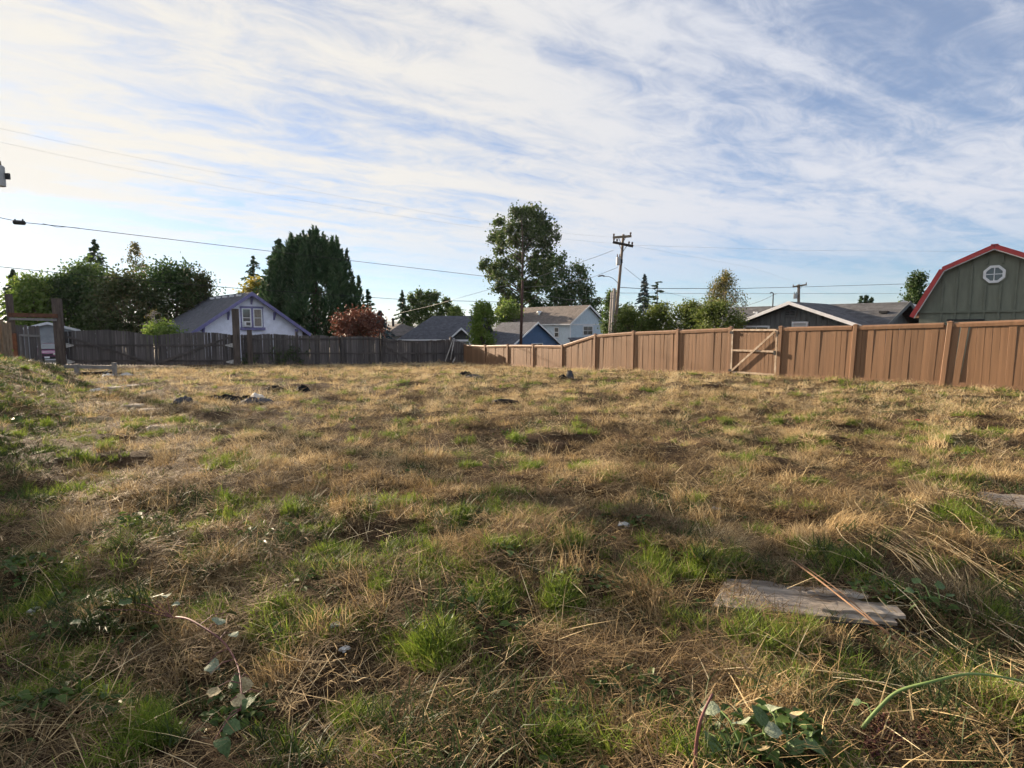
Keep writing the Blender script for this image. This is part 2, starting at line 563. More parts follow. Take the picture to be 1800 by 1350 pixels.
# ------------------------------------------------------------------ ground
def build_ground():
    def axis(fine, step, mids, mstep, far, g):
        a = list(np.arange(fine[0], fine[1], step))
        x = fine[1]
        while x < mids[1]:
            a.append(x); x += mstep
        s = mstep
        while x < far[1]:
            a.append(x); s *= g; x += s
        a.append(far[1])
        b = []
        x, s = fine[0] - step, mstep
        while x > mids[0]:
            b.append(x); x -= mstep
        while x > far[0]:
            b.append(x); s *= g; x -= s
        b.append(far[0])
        return np.array(sorted(b) + a)
    xs = axis((-8, 8), 0.11, (-30, 30), 0.28, (-7000, 7000), 1.35)
    ys = axis((0.5, 11), 0.11, (-3, 44), 0.28, (-60, 7500), 1.3)
    X, Y = np.meshgrid(xs, ys)
    Z = gz(X, Y)
    V = np.stack([X, Y, Z], -1).reshape(-1, 3)
    ny, nx = X.shape
    i = (np.arange(ny - 1)[:, None] * nx + np.arange(nx - 1)[None, :]).reshape(-1)
    Q = np.stack([i, i + 1, i + nx + 1, i + nx], 1)
    me = bpy.data.meshes.new('ground')
    me.vertices.add(len(V)); me.vertices.foreach_set('co', V.reshape(-1).astype(np.float32))
    me.loops.add(Q.size); me.loops.foreach_set('vertex_index', Q.reshape(-1).astype(np.int32))
    me.polygons.add(len(Q)); me.polygons.foreach_set('loop_start', (np.arange(len(Q)) * 4).astype(np.int32))
    me.polygons.foreach_set('use_smooth', np.ones(len(Q), bool))
    me.update(calc_edges=True)
    m = bpy.data.materials.new('ground_thatch')
    m.use_nodes = True
    nt = m.node_tree
    N, L = nt.nodes.new, nt.links.new
    b = nt.nodes['Principled BSDF']
    b.inputs['Roughness'].default_value = 0.95
    b.inputs['Specular IOR Level'].default_value = 0.1
    tc = N('ShaderNodeTexCoord')

    def nz(scale, det, rough=0.6):
        n = N('ShaderNodeTexNoise'); n.inputs['Scale'].default_value = scale
        n.inputs['Detail'].default_value = det; n.inputs['Roughness'].default_value = rough
        L(tc.outputs['Object'], n.inputs[0]); return n.outputs[0]

    def ramp(src, stops):
        r = N('ShaderNodeValToRGB')
        e = r.color_ramp.elements
        while len(e) < len(stops):
            e.new(0.5)
        for k, (p, c) in enumerate(stops):
            e[k].position = p; e[k].color = (*c, 1)
        L(src, r.inputs[0]); return r.outputs[0]
    fine = ramp(nz(34, 8, 0.75), [(0.30, (0.022, 0.015, 0.010)), (0.5, (0.065, 0.043, 0.026)), (0.74, (0.19, 0.13, 0.075))])
    patch = ramp(nz(0.55, 4), [(0.38, (0.62, 0.55, 0.48)), (0.6, (1.05, 1.0, 0.95))])
    gmask = ramp(nz(0.9, 5), [(0.52, (0, 0, 0)), (0.68, (0.6, 0.6, 0.6))])
    mu = N('ShaderNodeMix'); mu.data_type = 'RGBA'; mu.blend_type = 'MULTIPLY'; mu.inputs[0].default_value = 1
    L(fine, mu.inputs[6]); L(patch, mu.inputs[7])
    g = N('ShaderNodeMix'); g.data_type = 'RGBA'
    L(gmask, g.inputs[0]); L(mu.outputs[2], g.inputs[6]); g.inputs[7].default_value = (0.075, 0.095, 0.03, 1)
    L(g.outputs[2], b.inputs['Base Color'])
    bp = N('ShaderNodeBump'); bp.inputs['Strength'].default_value = 0.9; bp.inputs['Distance'].default_value = 0.05
    L(nz(22, 8, 0.7), bp.inputs['Height']); L(bp.outputs[0], b.inputs['Normal'])
    me.materials.append(m)
    tag(link('ground', me), 'rough mown field of dry straw-coloured grass', None, None, 'structure')


build_ground()


def build_hills():
    # two far wooded ridges
    for k, (Yb, h0, amp, seed) in enumerate(((4200, 10, 60, 2.0), (6300, 45, 75, 9.0))):
        xs = np.linspace(-6000, 6000, 160)
        top = h0 + amp * fbm(xs / 1500 + seed, np.full_like(xs, seed), 4)
        mb = MB()
        n = len(xs)
        vs = [(x, Yb - 350, -70) for x in xs] + [(x, Yb, t) for x, t in zip(xs, top)] + [(x, Yb + 500, -70) for x in xs]
        fs = [(r * n + i, r * n + i + 1, (r + 1) * n + i + 1, (r + 1) * n + i) for r in range(2) for i in range(n - 1)]
        mb.add(vs, fs)
        tag(mb.build('hills', 'hill_forest', None, True), ('low wooded ridge nearer of the far hills', 'higher far ridge on the horizon')[k], None, None, 'structure')


build_hills()
rd = MB()
for i in range(12):
    y0, y1 = 36 + i * 2.0, 38 + i * 2.0
    rd.add([(x, y, float(gz(x, y)) + 0.02) for y in (y0, y1) for x in (-46, -34, -22)], [(0, 1, 4, 3), (1, 2, 5, 4)])
tag(rd.build('road', 'asphalt'), 'pale paved drive beyond the open gate', None, None, 'structure')


# ------------------------------------------------------------------ brown privacy fence
FS = [-2, -1, 0, 1, 2, 2.8, 3.8, 4.8, 5.8, 6.8, 7.8, 8.8, 9.8, 10.8]
FTOP = [553, 559, 567, 572, 575, 576, 580, 583, 588, 607, 606, 606, 607, 606]
FBOT = [710, 692, 678, 670, 663, 658, 656, 654, 652, 648, 646, 643, 641, 640]
FPX = [None, None, 1663, 1499, 1367, 1281, 1194, 1118, 1046, 991, 942, 897, 863, 825]


def fence_xy(s):
    return Vector((16.3 * (0.76 - 0.0881 * s), 16.3 * (1 + 0.1214 * s)))


def zpix(py, Y):
    return at(900, py, Y).z


FP = []
for s, t, b in zip(FS, FTOP, FBOT):
    p = fence_xy(s)
    FP.append((p, zpix(b, p.y) - 0.02, zpix(t, p.y)))
fd = (FP[-1][0] - FP[0][0]).normalized()
FANG = math.atan2(fd.y, fd.x)


def chamfer_board(w, d, c=0.004):
    """unit-high board standing on z=0, front edges chamfered (front is -y and +y)"""
    h = w / 2
    q = [(-h + c, -d / 2), (h - c, -d / 2), (h, -d / 2 + c), (h, d / 2 - c), (h - c, d / 2), (-h + c, d / 2), (-h, d / 2 - c), (-h, -d / 2 + c)]
    return MB().prism([(x, y, 0) for x, y in q], (0, 0, 0), (0, 0, 1))


def build_brown_fence():
    root = thing('privacy_fence', 'brown plastic privacy fence with rounded top rail and posts', 'fence', (FP[3][0].x, FP[3][0].y, FP[3][1]))
    o0 = Vector(root.location)
    lr = random.Random(4)
    post_me = MB()
    a = 0.066
    q = [(-a + .012, -a), (a - .012, -a), (a, -a + .012), (a, a - .012), (a - .012, a), (-a + .012, a), (-a, a - .012), (-a, -a + .012)]
    post_me.prism([(x, y, 0) for x, y in q], (0, 0, 0), (0, 0, 1))
    post_me = post_me.mesh('post', 'vinyl_post')
    capm = MB().prism([(x * 1.12, y * 1.12, 0) for x, y in q], (0, 0, 0), (0, 0, 0.025))
    capm.add([(-a, -a, .025), (a, -a, .025), (a, a, .025), (-a, a, .025), (0, 0, .055)], [(0, 1, 4), (1, 2, 4), (2, 3, 4), (3, 0, 4)])
    capm = capm.mesh('post_cap', 'vinyl_post')
    boards = {}
    n_panel = len(FP) - 1
    for i, (p, zb, zt) in enumerate(FP):
        lean = R({0: -2.8, 1: -1.4, 2: -1.0}.get(FS[i], lr.uniform(-.7, .3)))
        po = link('post', post_me, root, Vector((p.x, p.y, zb - 0.15)) - o0, (0, lean, FANG), (1, 1, zt - zb + 0.15))
        link('post_cap', capm, root, Vector((p.x + math.sin(lean) * math.cos(FANG) * (zt - zb), p.y + math.sin(lean) * math.sin(FANG) * (zt - zb), zt)) - o0, (0, 0, FANG))
    for i in range(n_panel):
        if FS[i] == 2:
            continue                       # the gate hangs here
        (p0, b0, t0), (p1, b1, t1) = FP[i], FP[i + 1]
        d = (p1 - p0)
        Lp = d.length
        d = d / Lp
        A = Vector((p0.x + d.x * .06, p0.y + d.y * .06, 0)) - Vector((o0.x, o0.y, 0))
        B = Vector((p1.x - d.x * .06, p1.y - d.y * .06, 0)) - Vector((o0.x, o0.y, 0))
        # rails (the top one rounded)
        za, zb_ = t0 - .07 - o0.z, t1 - .07 - o0.z
        if FS[i] == 5.8:
            za -= 0.0; zb_ += 0.03
        rd_ = MB()
        prof = [(-.045, -.07), (.045, -.07), (.052, .02), (.036, .055), (0, .07), (-.036, .055), (-.052, .02)]
        nrm = Vector((-d.y, d.x, 0))
        rd_.add([A + Vector((0, 0, za)) + nrm * x + Vector((0, 0, z)) for x, z in prof] + [B + Vector((0, 0, zb_)) + nrm * x + Vector((0, 0, z)) for x, z in prof],
                [tuple(range(7)), tuple(range(13, 6, -1))] + [(k, (k + 1) % 7, 7 + (k + 1) % 7, 7 + k) for k in range(7)])
        rd_.build('top_rail', 'vinyl_post', root)
        ya, yb = b0 + .09 - o0.z, b1 + .09 - o0.z
        MB().bar(A + Vector((0, 0, ya)), B + Vector((0, 0, yb)), .055, .12).build('bottom_rail', 'vinyl_post', root)
        nb = 14 if FS[i] < 6 else 13
        w = (Lp - .12) / nb
        key = round(w, 3)
        if key not in boards:
            boards[key] = chamfer_board(w - 0.0015, .024).mesh('board', 'vinyl')
        warp = FS[i] == -1
        for k in range(nb):
            f = (k + .5) / nb
            c = A + (B - A) * f
            zlo, zhi = ya + (yb - ya) * f, za + (zb_ - za) * f
            tilt = lr.gauss(0, .004) + (R(-2.0 + 1.2 * f) if FS[i] == 0 else R(-.7) if FS[i] == 1 else 0)
            off = lr.gauss(0, .003)
            if warp and k in (nb - 2, nb - 3, nb - 1):
                tilt = R((-3.0, -4.5, -5.5)[nb - 1 - k]); off = (.0, .02, -.012)[nb - 1 - k]
            link('board', boards[key], root, c + nrm * off + Vector((0, 0, zlo)), (lr.gauss(0, .003), tilt, math.atan2(d.y, d.x) + lr.gauss(0, .004)), (1, 1, zhi - zlo - .0))


build_brown_fence()


def build_brown_gate():
    (p0, b0, t0), (p1, b1, t1) = FP[4], FP[5]
    d = (p1 - p0); Lp = d.length; d /= Lp
    root = thing('gate', 'brown boarded gate with pale metal Z brace in the plastic fence', 'gate', (p0.x, p0.y, b0))
    ang = math.atan2(d.y, d.x)
    root.rotation_euler = (0, 0, ang)
    # local x runs along the gate; the lot side is +y (left of the run)
    H0, H1 = t0 - b0 - .06, t1 - b0 - .05
    nb = 12
    x0, x1 = .10, Lp - .10
    w = (x1 - x0) / nb
    me = chamfer_board(w - .003, .022).mesh('board', 'vinyl')
    for k in range(nb):
        link('board', me, root, (x0 + w * (k + .5), 0, .06), (0, random.gauss(0, .003), random.gauss(0, .01)), (1, 1, H0 - .08))
    y = .045
    s = .07
    zt, zb_ = H0 - .04, .10
    for nm, a, b in (('frame_bar', (x0, y, zb_), (x0, y, zt)), ('frame_bar', (x1, y, zb_), (x1, y, zt)),
                     ('frame_bar', (x0 + .03, y, zt), (x1 - .03, y, zt)), ('frame_bar', (x0 + .03, y, zb_), (x1 - .03, y, zb_)),
                     ('frame_bar', (x0 + .03, y, (zt + zb_) / 2 + .03), (x1 - .03, y, (zt + zb_) / 2 + .03))):
        MB().bar(a, b, .035, s, up=(1, 0, 0) if a[0] == b[0] else (0, 0, 1)).build(nm, 'beige_metal', root)
    # the brace climbs from the hinge side (far) foot to the latch side (near) head
    MB().bar((x1 - .05, y + .037, zb_ + .05), (x0 + .05, y + .037, zt - .05), .03, .07).build('brace', 'beige_metal', root)
    MB().box((x0 + .02, y + .06, zt * .52), (.07, .05, .16)).tube([(x0 - .05, y + .075, zt * .52), (x0 + .09, y + .075, zt * .52)], .012, 6).build('latch', 'dark_metal', root)
    for z in (.16, zt - .1):
        MB().box((x1 + .03, y + .03, z), (.12, .03, .09)).build('hinge', 'dark_metal', root)


build_brown_gate()


# ------------------------------------------------------------------ weathered picket fence and gates on the far side
def fline(px):
    u = (px - 900) / F
    Y = 39.2 / (1 - .4218 * u)
    return at(px, 620, Y).xy.copy()


fa = math.atan2(.4218, 1)          # the run's angle (towards +x, away from camera)
FN = Vector((math.sin(fa), -math.cos(fa), 0))     # normal towards the lot
_old_boards = [chamfer_board(.138, .02, .003).mesh('board', 'old_board')]
# one board with dog-ear top, one with a chipped end
for q in ([(-.069, 0), (.069, 0), (.069, .97), (.04, 1), (-.04, 1), (-.069, .97)], [(-.066, 0), (.068, 0), (.068, .985), (.01, 1.0), (-.066, .975)]):
    _old_boards.append(MB().prism([(x, 0, z) for x, z in q], (0, -.01, 0), (0, .01, 0)).mesh('board', 'old_board'))
_zig = MB().prism([(-.068, 0, .05), (0, 0, 0), (.068, 0, .05), (.068, 0, 1), (-.068, 0, 1)], (0, -.01, 0), (0, .01, 0)).mesh('board', 'old_board')


def run_boards(root, pa, pb, tops, bots, step, meshes, lr, gap=0.0, jit=.012, off=0.0):
    """vertical boards from photo column pa to pb; tops / bots are (px, py) lists"""
    o0 = Vector(root.location)
    A, B = fline(pa), fline(pb)
    n = max(1, int((B - A).length / step))
    for k in range(n):
        f = (k + .5) / n
        c = A + (B - A) * f
        u = c.x / c.y
        px = 900 + 1000 * u * (math.cos(PITCH) + .055 * math.sin(PITCH))
        zt = zpix(np.interp(px, *zip(*tops)), c.y)
        zb = zpix(np.interp(px, *zip(*bots)), c.y)
        zt += lr.gauss(0, jit)
        if lr.random() < gap:
            continue
        link('board', lr.choice(meshes), root, Vector((c.x, c.y, zb)) + FN * (off + lr.gauss(0, .004)) - o0,
             (lr.gauss(0, .006), lr.gauss(0, .007), fa + lr.gauss(0, .02)), (lr.uniform(1.03, 1.07), 1, zt - zb))


def build_old_fence():
    lr = random.Random(8)
    p = fline(640)
    root = thing('picket_fence', 'weathered dark grey board fence along the far edge of the field', 'fence', (p.x, p.y, float(gz(p.x, p.y))))
    o0 = Vector(root.location)
    tops = [(440, 588), (480, 586.5), (523, 590), (560, 589), (602, 592), (640, 591), (670, 594), (700, 597), (730, 600), (760, 598), (792, 596.5), (822, 606)]
    bots = [(440, 641), (640, 640), (825, 641)]
    run_boards(root, 424, 823, tops, bots, .142, _old_boards, lr, 0.0)
    for px, t, w in ((440, 580, .26), (523, 583, .13), (602, 590, .12), (670, 586, .12), (734, 603, .11), (792, 592, .13)):
        q = fline(px)
        zt, zb = zpix(t, q.y), zpix(643, q.y) - .1
        m = MB(); m.box((0, 0, .5), (w, w, 1))
        link('post', m.mesh('post', 'tie_post' if px == 440 else 'old_rail'), root, Vector((q.x, q.y, zb)) + FN * (.08 + w / 2) - o0, (0, R(random.uniform(-1, 1)), fa), (1, 1, zt - zb))
    for pa, pb in ((426, 523), (523, 602), (602, 670), (670, 734), (734, 792), (792, 822)):
        for py in (621, 596) if pa != 792 else (622,):
            a, b = fline(pa), fline(pb)
            za, zb = zpix(py + (4 if pa > 660 and py < 600 else 0), a.y), zpix(py + (4 if pa > 660 and py < 600 else 0), b.y)
            MB().bar(Vector((a.x, a.y, za)) + FN * .035 - o0, Vector((b.x, b.y, zb)) + FN * .035 - o0, .04, .085).build('rail', 'old_rail', root)
    # capping strip on the falling end
    a, b = fline(794), fline(822)
    MB().bar(Vector((a.x, a.y, zpix(596, a.y))) + FN * .03 - o0, Vector((b.x, b.y, zpix(605, b.y))) + FN * .03 - o0, .05, .05).build('cap_rail', 'grey_rail', root)
    # slanted brace
    a, b = fline(674), fline(716)
    MB().bar(Vector((a.x, a.y, zpix(605, a.y))) + FN * .10 - o0, Vector((b.x, b.y, zpix(633, b.y))) + FN * .10 - o0, .04, .11).build('brace', 'old_rail', root)


build_old_fence()


def build_drive_gate(pa, pb, tops, hinge_px, label, lr):
    c = fline((pa + pb) / 2)
    root = thing('drive_gate', label, 'gate', (c.x, c.y, float(gz(c.x, c.y))))
    o0 = Vector(root.location)
    bots = [(pa, 642.5), (pb, 642.5)]
    run_boards(root, pa, pb, tops, bots, .142, [_zig], lr, 0.0, .006)
    for py in (607, 634):
        a, b = fline(pa + 1), fline(pb - 1)
        MB().bar(Vector((a.x, a.y, zpix(py, a.y))) + FN * .03 - o0, Vector((b.x, b.y, zpix(py, b.y))) + FN * .03 - o0, .04, .10).build('rail', 'old_rail', root)
    a, b = fline(pa + 4), fline(pb - 4)
    ya, yb = (592, 638) if hinge_px == pa else (638, 592)
    MB().bar(Vector((a.x, a.y, zpix(ya, a.y))) + FN * .07 - o0, Vector((b.x, b.y, zpix(yb, b.y))) + FN * .07 - o0, .035, .11).build('brace', 'old_rail', root)
    s = 1 if hinge_px == pa else -1
    h = fline(hinge_px + 1 * s)
    e = fline(hinge_px + 14 * s)
    for py in (607, 636):
        P = Vector((h.x, h.y, zpix(py, h.y))) + FN * .075 - o0
        Q = Vector((e.x, e.y, zpix(py, e.y))) + FN * .075 - o0
        m = MB()
        m.prism([P + Vector((0, 0, .13)), P - Vector((0, 0, .13)), Q - Vector((0, 0, .03)), Q + Vector((0, 0, .03))], (0, 0, 0), FN * .015)
        m.build('hinge', 'white_peel', root)


lr = random.Random(21)
build_drive_gate(117, 271, [(117, 583), (150, 581), (190, 579.5), (230, 583), (271, 590)], 117, 'wide arched board gate leaf beside the beamed gateway', lr)
build_drive_gate(272.5, 411, [(272, 590), (300, 587), (350, 584), (385, 585), (411, 589)], 411, 'wide arched board gate leaf hinged on the tall post before the lilac house', lr)


def tie(root, px, top, bot, w, dpt, m='tie_post', name='post', lean=0.0, Yoff=0.0):
    q = fline(px)
    o0 = Vector(root.location)
    zt, zb = zpix(top, q.y), zpix(bot, q.y) - .2
    a, b = w / 2, dpt / 2
    c = .02
    mb = MB()
    pr = [(-a + c, -b), (a - c, -b), (a, -b + c), (a, b - c), (a - c, b), (-a + c, b), (-a, b - c), (-a, -b + c)]
    mb.prism([(x, y, 0) for x, y in pr], (0, 0, 0), (0, 0, zt - zb))
    return link(name, mb.mesh(name, m), root, Vector((q.x, q.y, zb)) + FN * (.12 + Yoff) - o0, (0, lean, fa))


q = fline(417)
gpst = thing('gate_post', 'tall square weathered timber post standing before the lilac house', 'post', (q.x, q.y, float(gz(q.x, q.y))))
tie(gpst, 417, 543, 641, .36, .30)
q = fline(68)
gw = thing('gateway', 'timber gateway of two tall posts with a rusty beam across', 'gateway', (q.x, q.y, float(gz(q.x, q.y))))
tie(gw, 27, 517, 648, .25, .25, lean=R(-.5))
tie(gw, 108, 525, 649, .38, .32)
for a_, b_, py, h, dd, m in ((25, 110, 554.5, .20, .32, 'rusty_beam'), (26, 108, 561.5, .12, .31, 'grey_rail')):
    A, B = fline(a_), fline(b_)
    MB().bar(Vector((A.x, A.y, zpix(py - 1, A.y))) + FN * dd - Vector(gw.location), Vector((B.x, B.y, zpix(py + 1, B.y))) + FN * dd - Vector(gw.location), .05, h).build('beam', m, gw)


def build_side_gate():
    lr = random.Random(3)
    c = fline(56)
    root = thing('side_gate', 'small plank gate with pale frame standing ajar under the rusty beam', 'gate', (c.x, c.y, float(gz(c.x, c.y))))
    o0 = Vector(root.location)
    run_boards(root, 34, 77, [(34, 571), (77, 573)], [(34, 645), (77, 645)], .145, _old_boards[:2], lr, 0, .01, .25)
    for pts in (((41, 589), (77, 591)), ((41, 633), (77, 635)), ((42, 588), (42, 636))):
        (a, ya), (b, yb) = pts
        A, B = fline(a), fline(b)
        MB().bar(Vector((A.x, A.y, zpix(ya, A.y))) + FN * .29 - o0, Vector((B.x, B.y, zpix(yb, B.y))) + FN * .29 - o0, .04, .11).build('frame_bar', 'grey_rail', root)


build_side_gate()


def build_log_fence():
    lr = random.Random(5)
    base = at(6, 652, 26.5)
    root = thing('log_fence', 'fence of upright round logs at the edge of the field by the gateway', 'fence', (base.x, base.y, float(gz(base.x, base.y))))
    o0 = Vector(root.location)
    for k in range(16):
        px = 20 - k * 6.6
        Y = 27.2 - k * .34
        p = at(px, 650, Y)
        g = float(gz(p.x, p.y))
        zt = zpix(566 + lr.uniform(-4, 4), Y)
        rr = lr.uniform(.09, .125)
        MB().tube([Vector((p.x, p.y, g - .1)) - o0, Vector((p.x + lr.uniform(-.03, .03), p.y, zt)) - o0], [rr * 1.05, rr], 10).build('log', 'log_bark', root)
    for k in range(4):
        p = at(22 - k * 9, 655, 26.6 - k * .4)
        g = float(gz(p.x, p.y))
        MB().box(Vector((p.x, p.y, g + .22)) - o0, (.2, .04, .5), Matrix.Rotation(R(lr.uniform(-12, 12)), 3, 'Y')).build('kick_board', 'white_peel', root)
    p = at(28, 640, 27.6)
    tie_m = MB().box(Vector((p.x, p.y, float(gz(p.x, p.y)) + .9)) - o0, (.28, .05, 1.7))
    tie_m.build('board', 'rusty_beam', root)


build_log_fence()


def build_low_rail():
    a, b = gp(136, 661), gp(202, 662)
    root = thing('low_rail', 'low pale wooden rail on two short posts in front of the gates', 'rail', a)
    for p, t in ((a, 640), (b, 637)):
        z1 = zpix(t, p.y)
        MB().box((p.x - a.x, p.y - a.y, (z1 + p.z) / 2 - a.z - .05), (.11, .11, z1 - p.z + .1)).build('post', 'grey_rail', root)
    MB().bar(Vector((-.45, .02, zpix(644, a.y) - a.z)), b - a + Vector((.02, .02, zpix(646, b.y) - b.z)), .05, .12).build('rail', 'grey_rail', root)
    MB().bar(Vector((.0, .08, .06)), b - a + Vector((0, .08, .10)), .05, .16).build('lower_board', 'charred_wood', root)
    MB().bar(Vector((.85, -.12, .02)), Vector((1.35, -.05, .30)), .02, .025).build('stick', 'board_pale', root)


build_low_rail()
for i, (a, b, ya, yb, m, lab) in enumerate(((777, 794, 634, 597, 'board_pale', 'long pale pole leaning steeply on the dark fence near its corner'), (786, 796, 631, 598, 'board_pale', 'upper thin stick leaning on the dark fence nearest its post'), (790, 798, 636, 628, 'board_pale', 'short broken stake slanting at the foot of the dark fence'))):
    A, B = fline(a), fline(b)
    p0 = Vector((A.x, A.y, zpix(ya, A.y))) + FN * .75
    p1 = Vector((B.x, B.y, zpix(yb, B.y))) + FN * .26
    o = MB().tube([(0, 0, 0), (p1 - p0) * .5 + Vector((.01, 0, .01)), p1 - p0], [.035, .032, .026] if i != 2 else [.05, .05, .045], 7).build('leaning_pole', m, None, True, p0)
    tag(o, lab, 'pole')
# ------------------------------------------------------------------ buildings
def siding_gable(mb, hw, z0, zw, slope, course=.15, y=0.0):
    """lap siding on a gable wall in the plane y (facing -y), from z0; straight to zw, then narrowing with the roof"""
    z = z0
    zp = zw + hw * slope

    def half(zz):
        return hw if zz <= zw else max(0.02, (zp - zz) / slope)
    while z < zp - .05:
        z1 = min(z + course, zp - .02)
        a, b = half(z), half(z1)
        mb.add([(-a, y - .022, z), (a, y - .022, z), (b, y - .004, z1), (-b, y - .004, z1), (-a, y, z), (a, y, z)], [(0, 1, 2, 3), (0, 4, 5, 1)])
        z += course
    mb.add([(-hw, y, z0), (hw, y, z0), (hw, y, zw), (0, y, zp), (-hw, y, zw)], [(0, 1, 2, 3, 4)])


def siding_flat(mb, p0, p1, z0, z1, course=.15):
    """lap siding between ground points p0 -> p1 (facing to the right of the run)"""
    p0, p1 = Vector((*p0, 0)), Vector((*p1, 0))
    d = (p1 - p0).normalized()
    n = Vector((d.y, -d.x, 0))
    z = z0
    while z < z1 - .03:
        t = min(z + course, z1)
        Z, T = Vector((0, 0, z)), Vector((0, 0, t))
        mb.add([p0 + n * .022 + Z, p1 + n * .022 + Z, p1 + n * .004 + T, p0 + n * .004 + T, p0 + Z, p1 + Z], [(0, 1, 2, 3), (0, 4, 5, 1)])
        z += course


def gable_roof(root, hw, ze, slope, y0, y1, m, trim, th=.12, fascia=.2, name='roof'):
    """two slopes with ridge along y at x=0; ze = height of the underside at x = hw"""
    zp = ze + hw * slope
    mb = MB()
    for s in (-1, 1):
        mb.prism([(0, y0, zp), (s * hw, y0, ze), (s * hw, y0, ze + th), (0, y0, zp + th)], (0, 0, 0), (0, y1 - y0, 0))
    ro = mb.build(name, roofmat(m, 'y'), root)
    for s in (-1, 1):
        f = MB().prism([(0, y0 - .045, zp + th + .015), (s * (hw + .01), y0 - .045, ze + th + .015), (s * (hw + .01), y0 - .045, ze + th - fascia), (0, y0 - .045, zp + th - fascia)], (0, 0, 0), (0, .04, 0))
        f.build('bargeboard', trim, ro)
        MB().box((s * (hw + .025), (y0 + y1) / 2, ze + th * .35), (.03, y1 - y0, .17)).build('gutter', trim, ro)
    return ro


def window(root, c, w, h, frame, pane='pane_dark', bars_v=0, bars_h=1, depth=.06, fr=.07, name='window'):
    """window standing in the plane facing -y, centred at c"""
    x, y, z = c
    m = MB()
    for bx, bz, sx, sz in ((0, h / 2, w + fr, fr), (0, -h / 2, w + fr, fr), (-w / 2, 0, fr, h - fr), (w / 2, 0, fr, h - fr)):
        m.box((x + bx, y - depth / 2, z + bz), (sx, depth, sz))
    o = m.build(name, frame, root)
    MB().box((x, y - .012, z), (w - fr, .02, h - fr)).build('pane', pane, o)
    for i in range(bars_v):
        MB().box((x - w / 2 + w * (i + 1) / (bars_v + 1), y - .035, z), (.035, .025, h - fr)).build('glazing_bar', frame, o)
    for i in range(bars_h):
        MB().box((x, y - .036, z - h / 2 + h * (i + 1) / (bars_h + 1)), (w - fr, .03, .05)).build('glazing_bar', frame, o)
    return o


def local(root, p):
    bpy.context.view_layer.update()
    return root.matrix_world.inverted() @ Vector(p)


def ray_local(root, px, py, y):
    """where the photo ray meets the local plane y of root: returns (x, z)"""
    bpy.context.view_layer.update()
    M = root.matrix_world.inverted()
    a, b = M @ cam.location, M @ at(px, py, 10.0)
    t = (y - a.y) / (b.y - a.y)
    p = a + (b - a) * t
    return p.x, p.z


def lilac_house():
    P = at(443, 513, 50)
    g = float(gz(P.x, P.y))
    root = thing('house', 'lilac house with purple trim, gable window and air conditioner', 'house', (P.x, P.y, g), R(45))
    zp = P.z - g
    hw, sl = 5.2, .70
    ze = zp - hw * sl - .12
    gable_roof(root, hw, ze, sl, 0, 11.5, 'shingle_blue', 'purple_trim', .12, .32)
    y = .55
    mb = MB()
    siding_gable(mb, 4.65, -.3, ze + .55 * sl - .06, sl, .155, y)
    mb.build('front_wall', 'lilac_siding', root)
    for s in (-1, 1):
        m2 = MB().box((s * 4.6, y + 5.3, (ze + .3) / 2), (.1, 10.4, ze + .3 + .3))
        m2.build('side_wall', 'lilac_siding', root)
    # window pair
    xa, zt = ray_local(root, 422, 541, y); xb, zb = ray_local(root, 463, 576, y)
    cx, cz, w, h = (xa + xb) / 2, (zt + zb) / 2, xb - xa, zt - zb
    m = MB()
    for bx, sx in ((-w / 2 + .07, .14), (0, .2), (w / 2 - .07, .14)):
        m.box((cx + bx, y - .05, cz), (sx, .07, h))
    m.box((cx, y - .05, cz + h / 2 + .06), (w + .1, .075, .17))
    casing = m.build('window_casing', 'purple_trim', root)
    MB().box((cx, y - .14, cz - h / 2 - .10), (w + .15, .28, .24)).build('window_box', 'purple_trim', root)
    for s in (-1, 1):
        window(root, (cx + s * w * .25, y - .03, cz), w * .36, h * .9, 'white_trim', 'pane_mid' if s < 0 else 'curtain', 0, 1, .08, .09)
    ac = MB().box((cx - w * .25, y - .22, cz - h * .31), (w * .30, .4, h * .26))
    ac = ac.build('air_conditioner', 'white_trim', root)
    MB().box((cx - w * .25, y - .425, cz - h * .31), (w * .18, .012, h * .16)).build('grille', 'pane_mid', ac)
    # knee brackets
    for px, py in ((441, 521), (400, 548), (481, 549), (356, 576), (519, 579)):
        x, z = ray_local(root, px, py, y)
        b = MB()
        b.box((x, y - .05, z - .35), (.12, .1, .7))
        b.bar((x, y - .06, z - .62), (x, y - .44, z - .06), .1, .1)
        b.box((x, y - .26, z - .02), (.12, .44, .1))
        b.build('bracket', 'purple_trim', root)
    for i in range(5):
        yy = 1.6 + i * 1.75
        MB().box((-.55, yy, zp - .55 * sl + .12), (.32, .34, .16)).build('roof_vent', 'white_trim', root)


lilac_house()


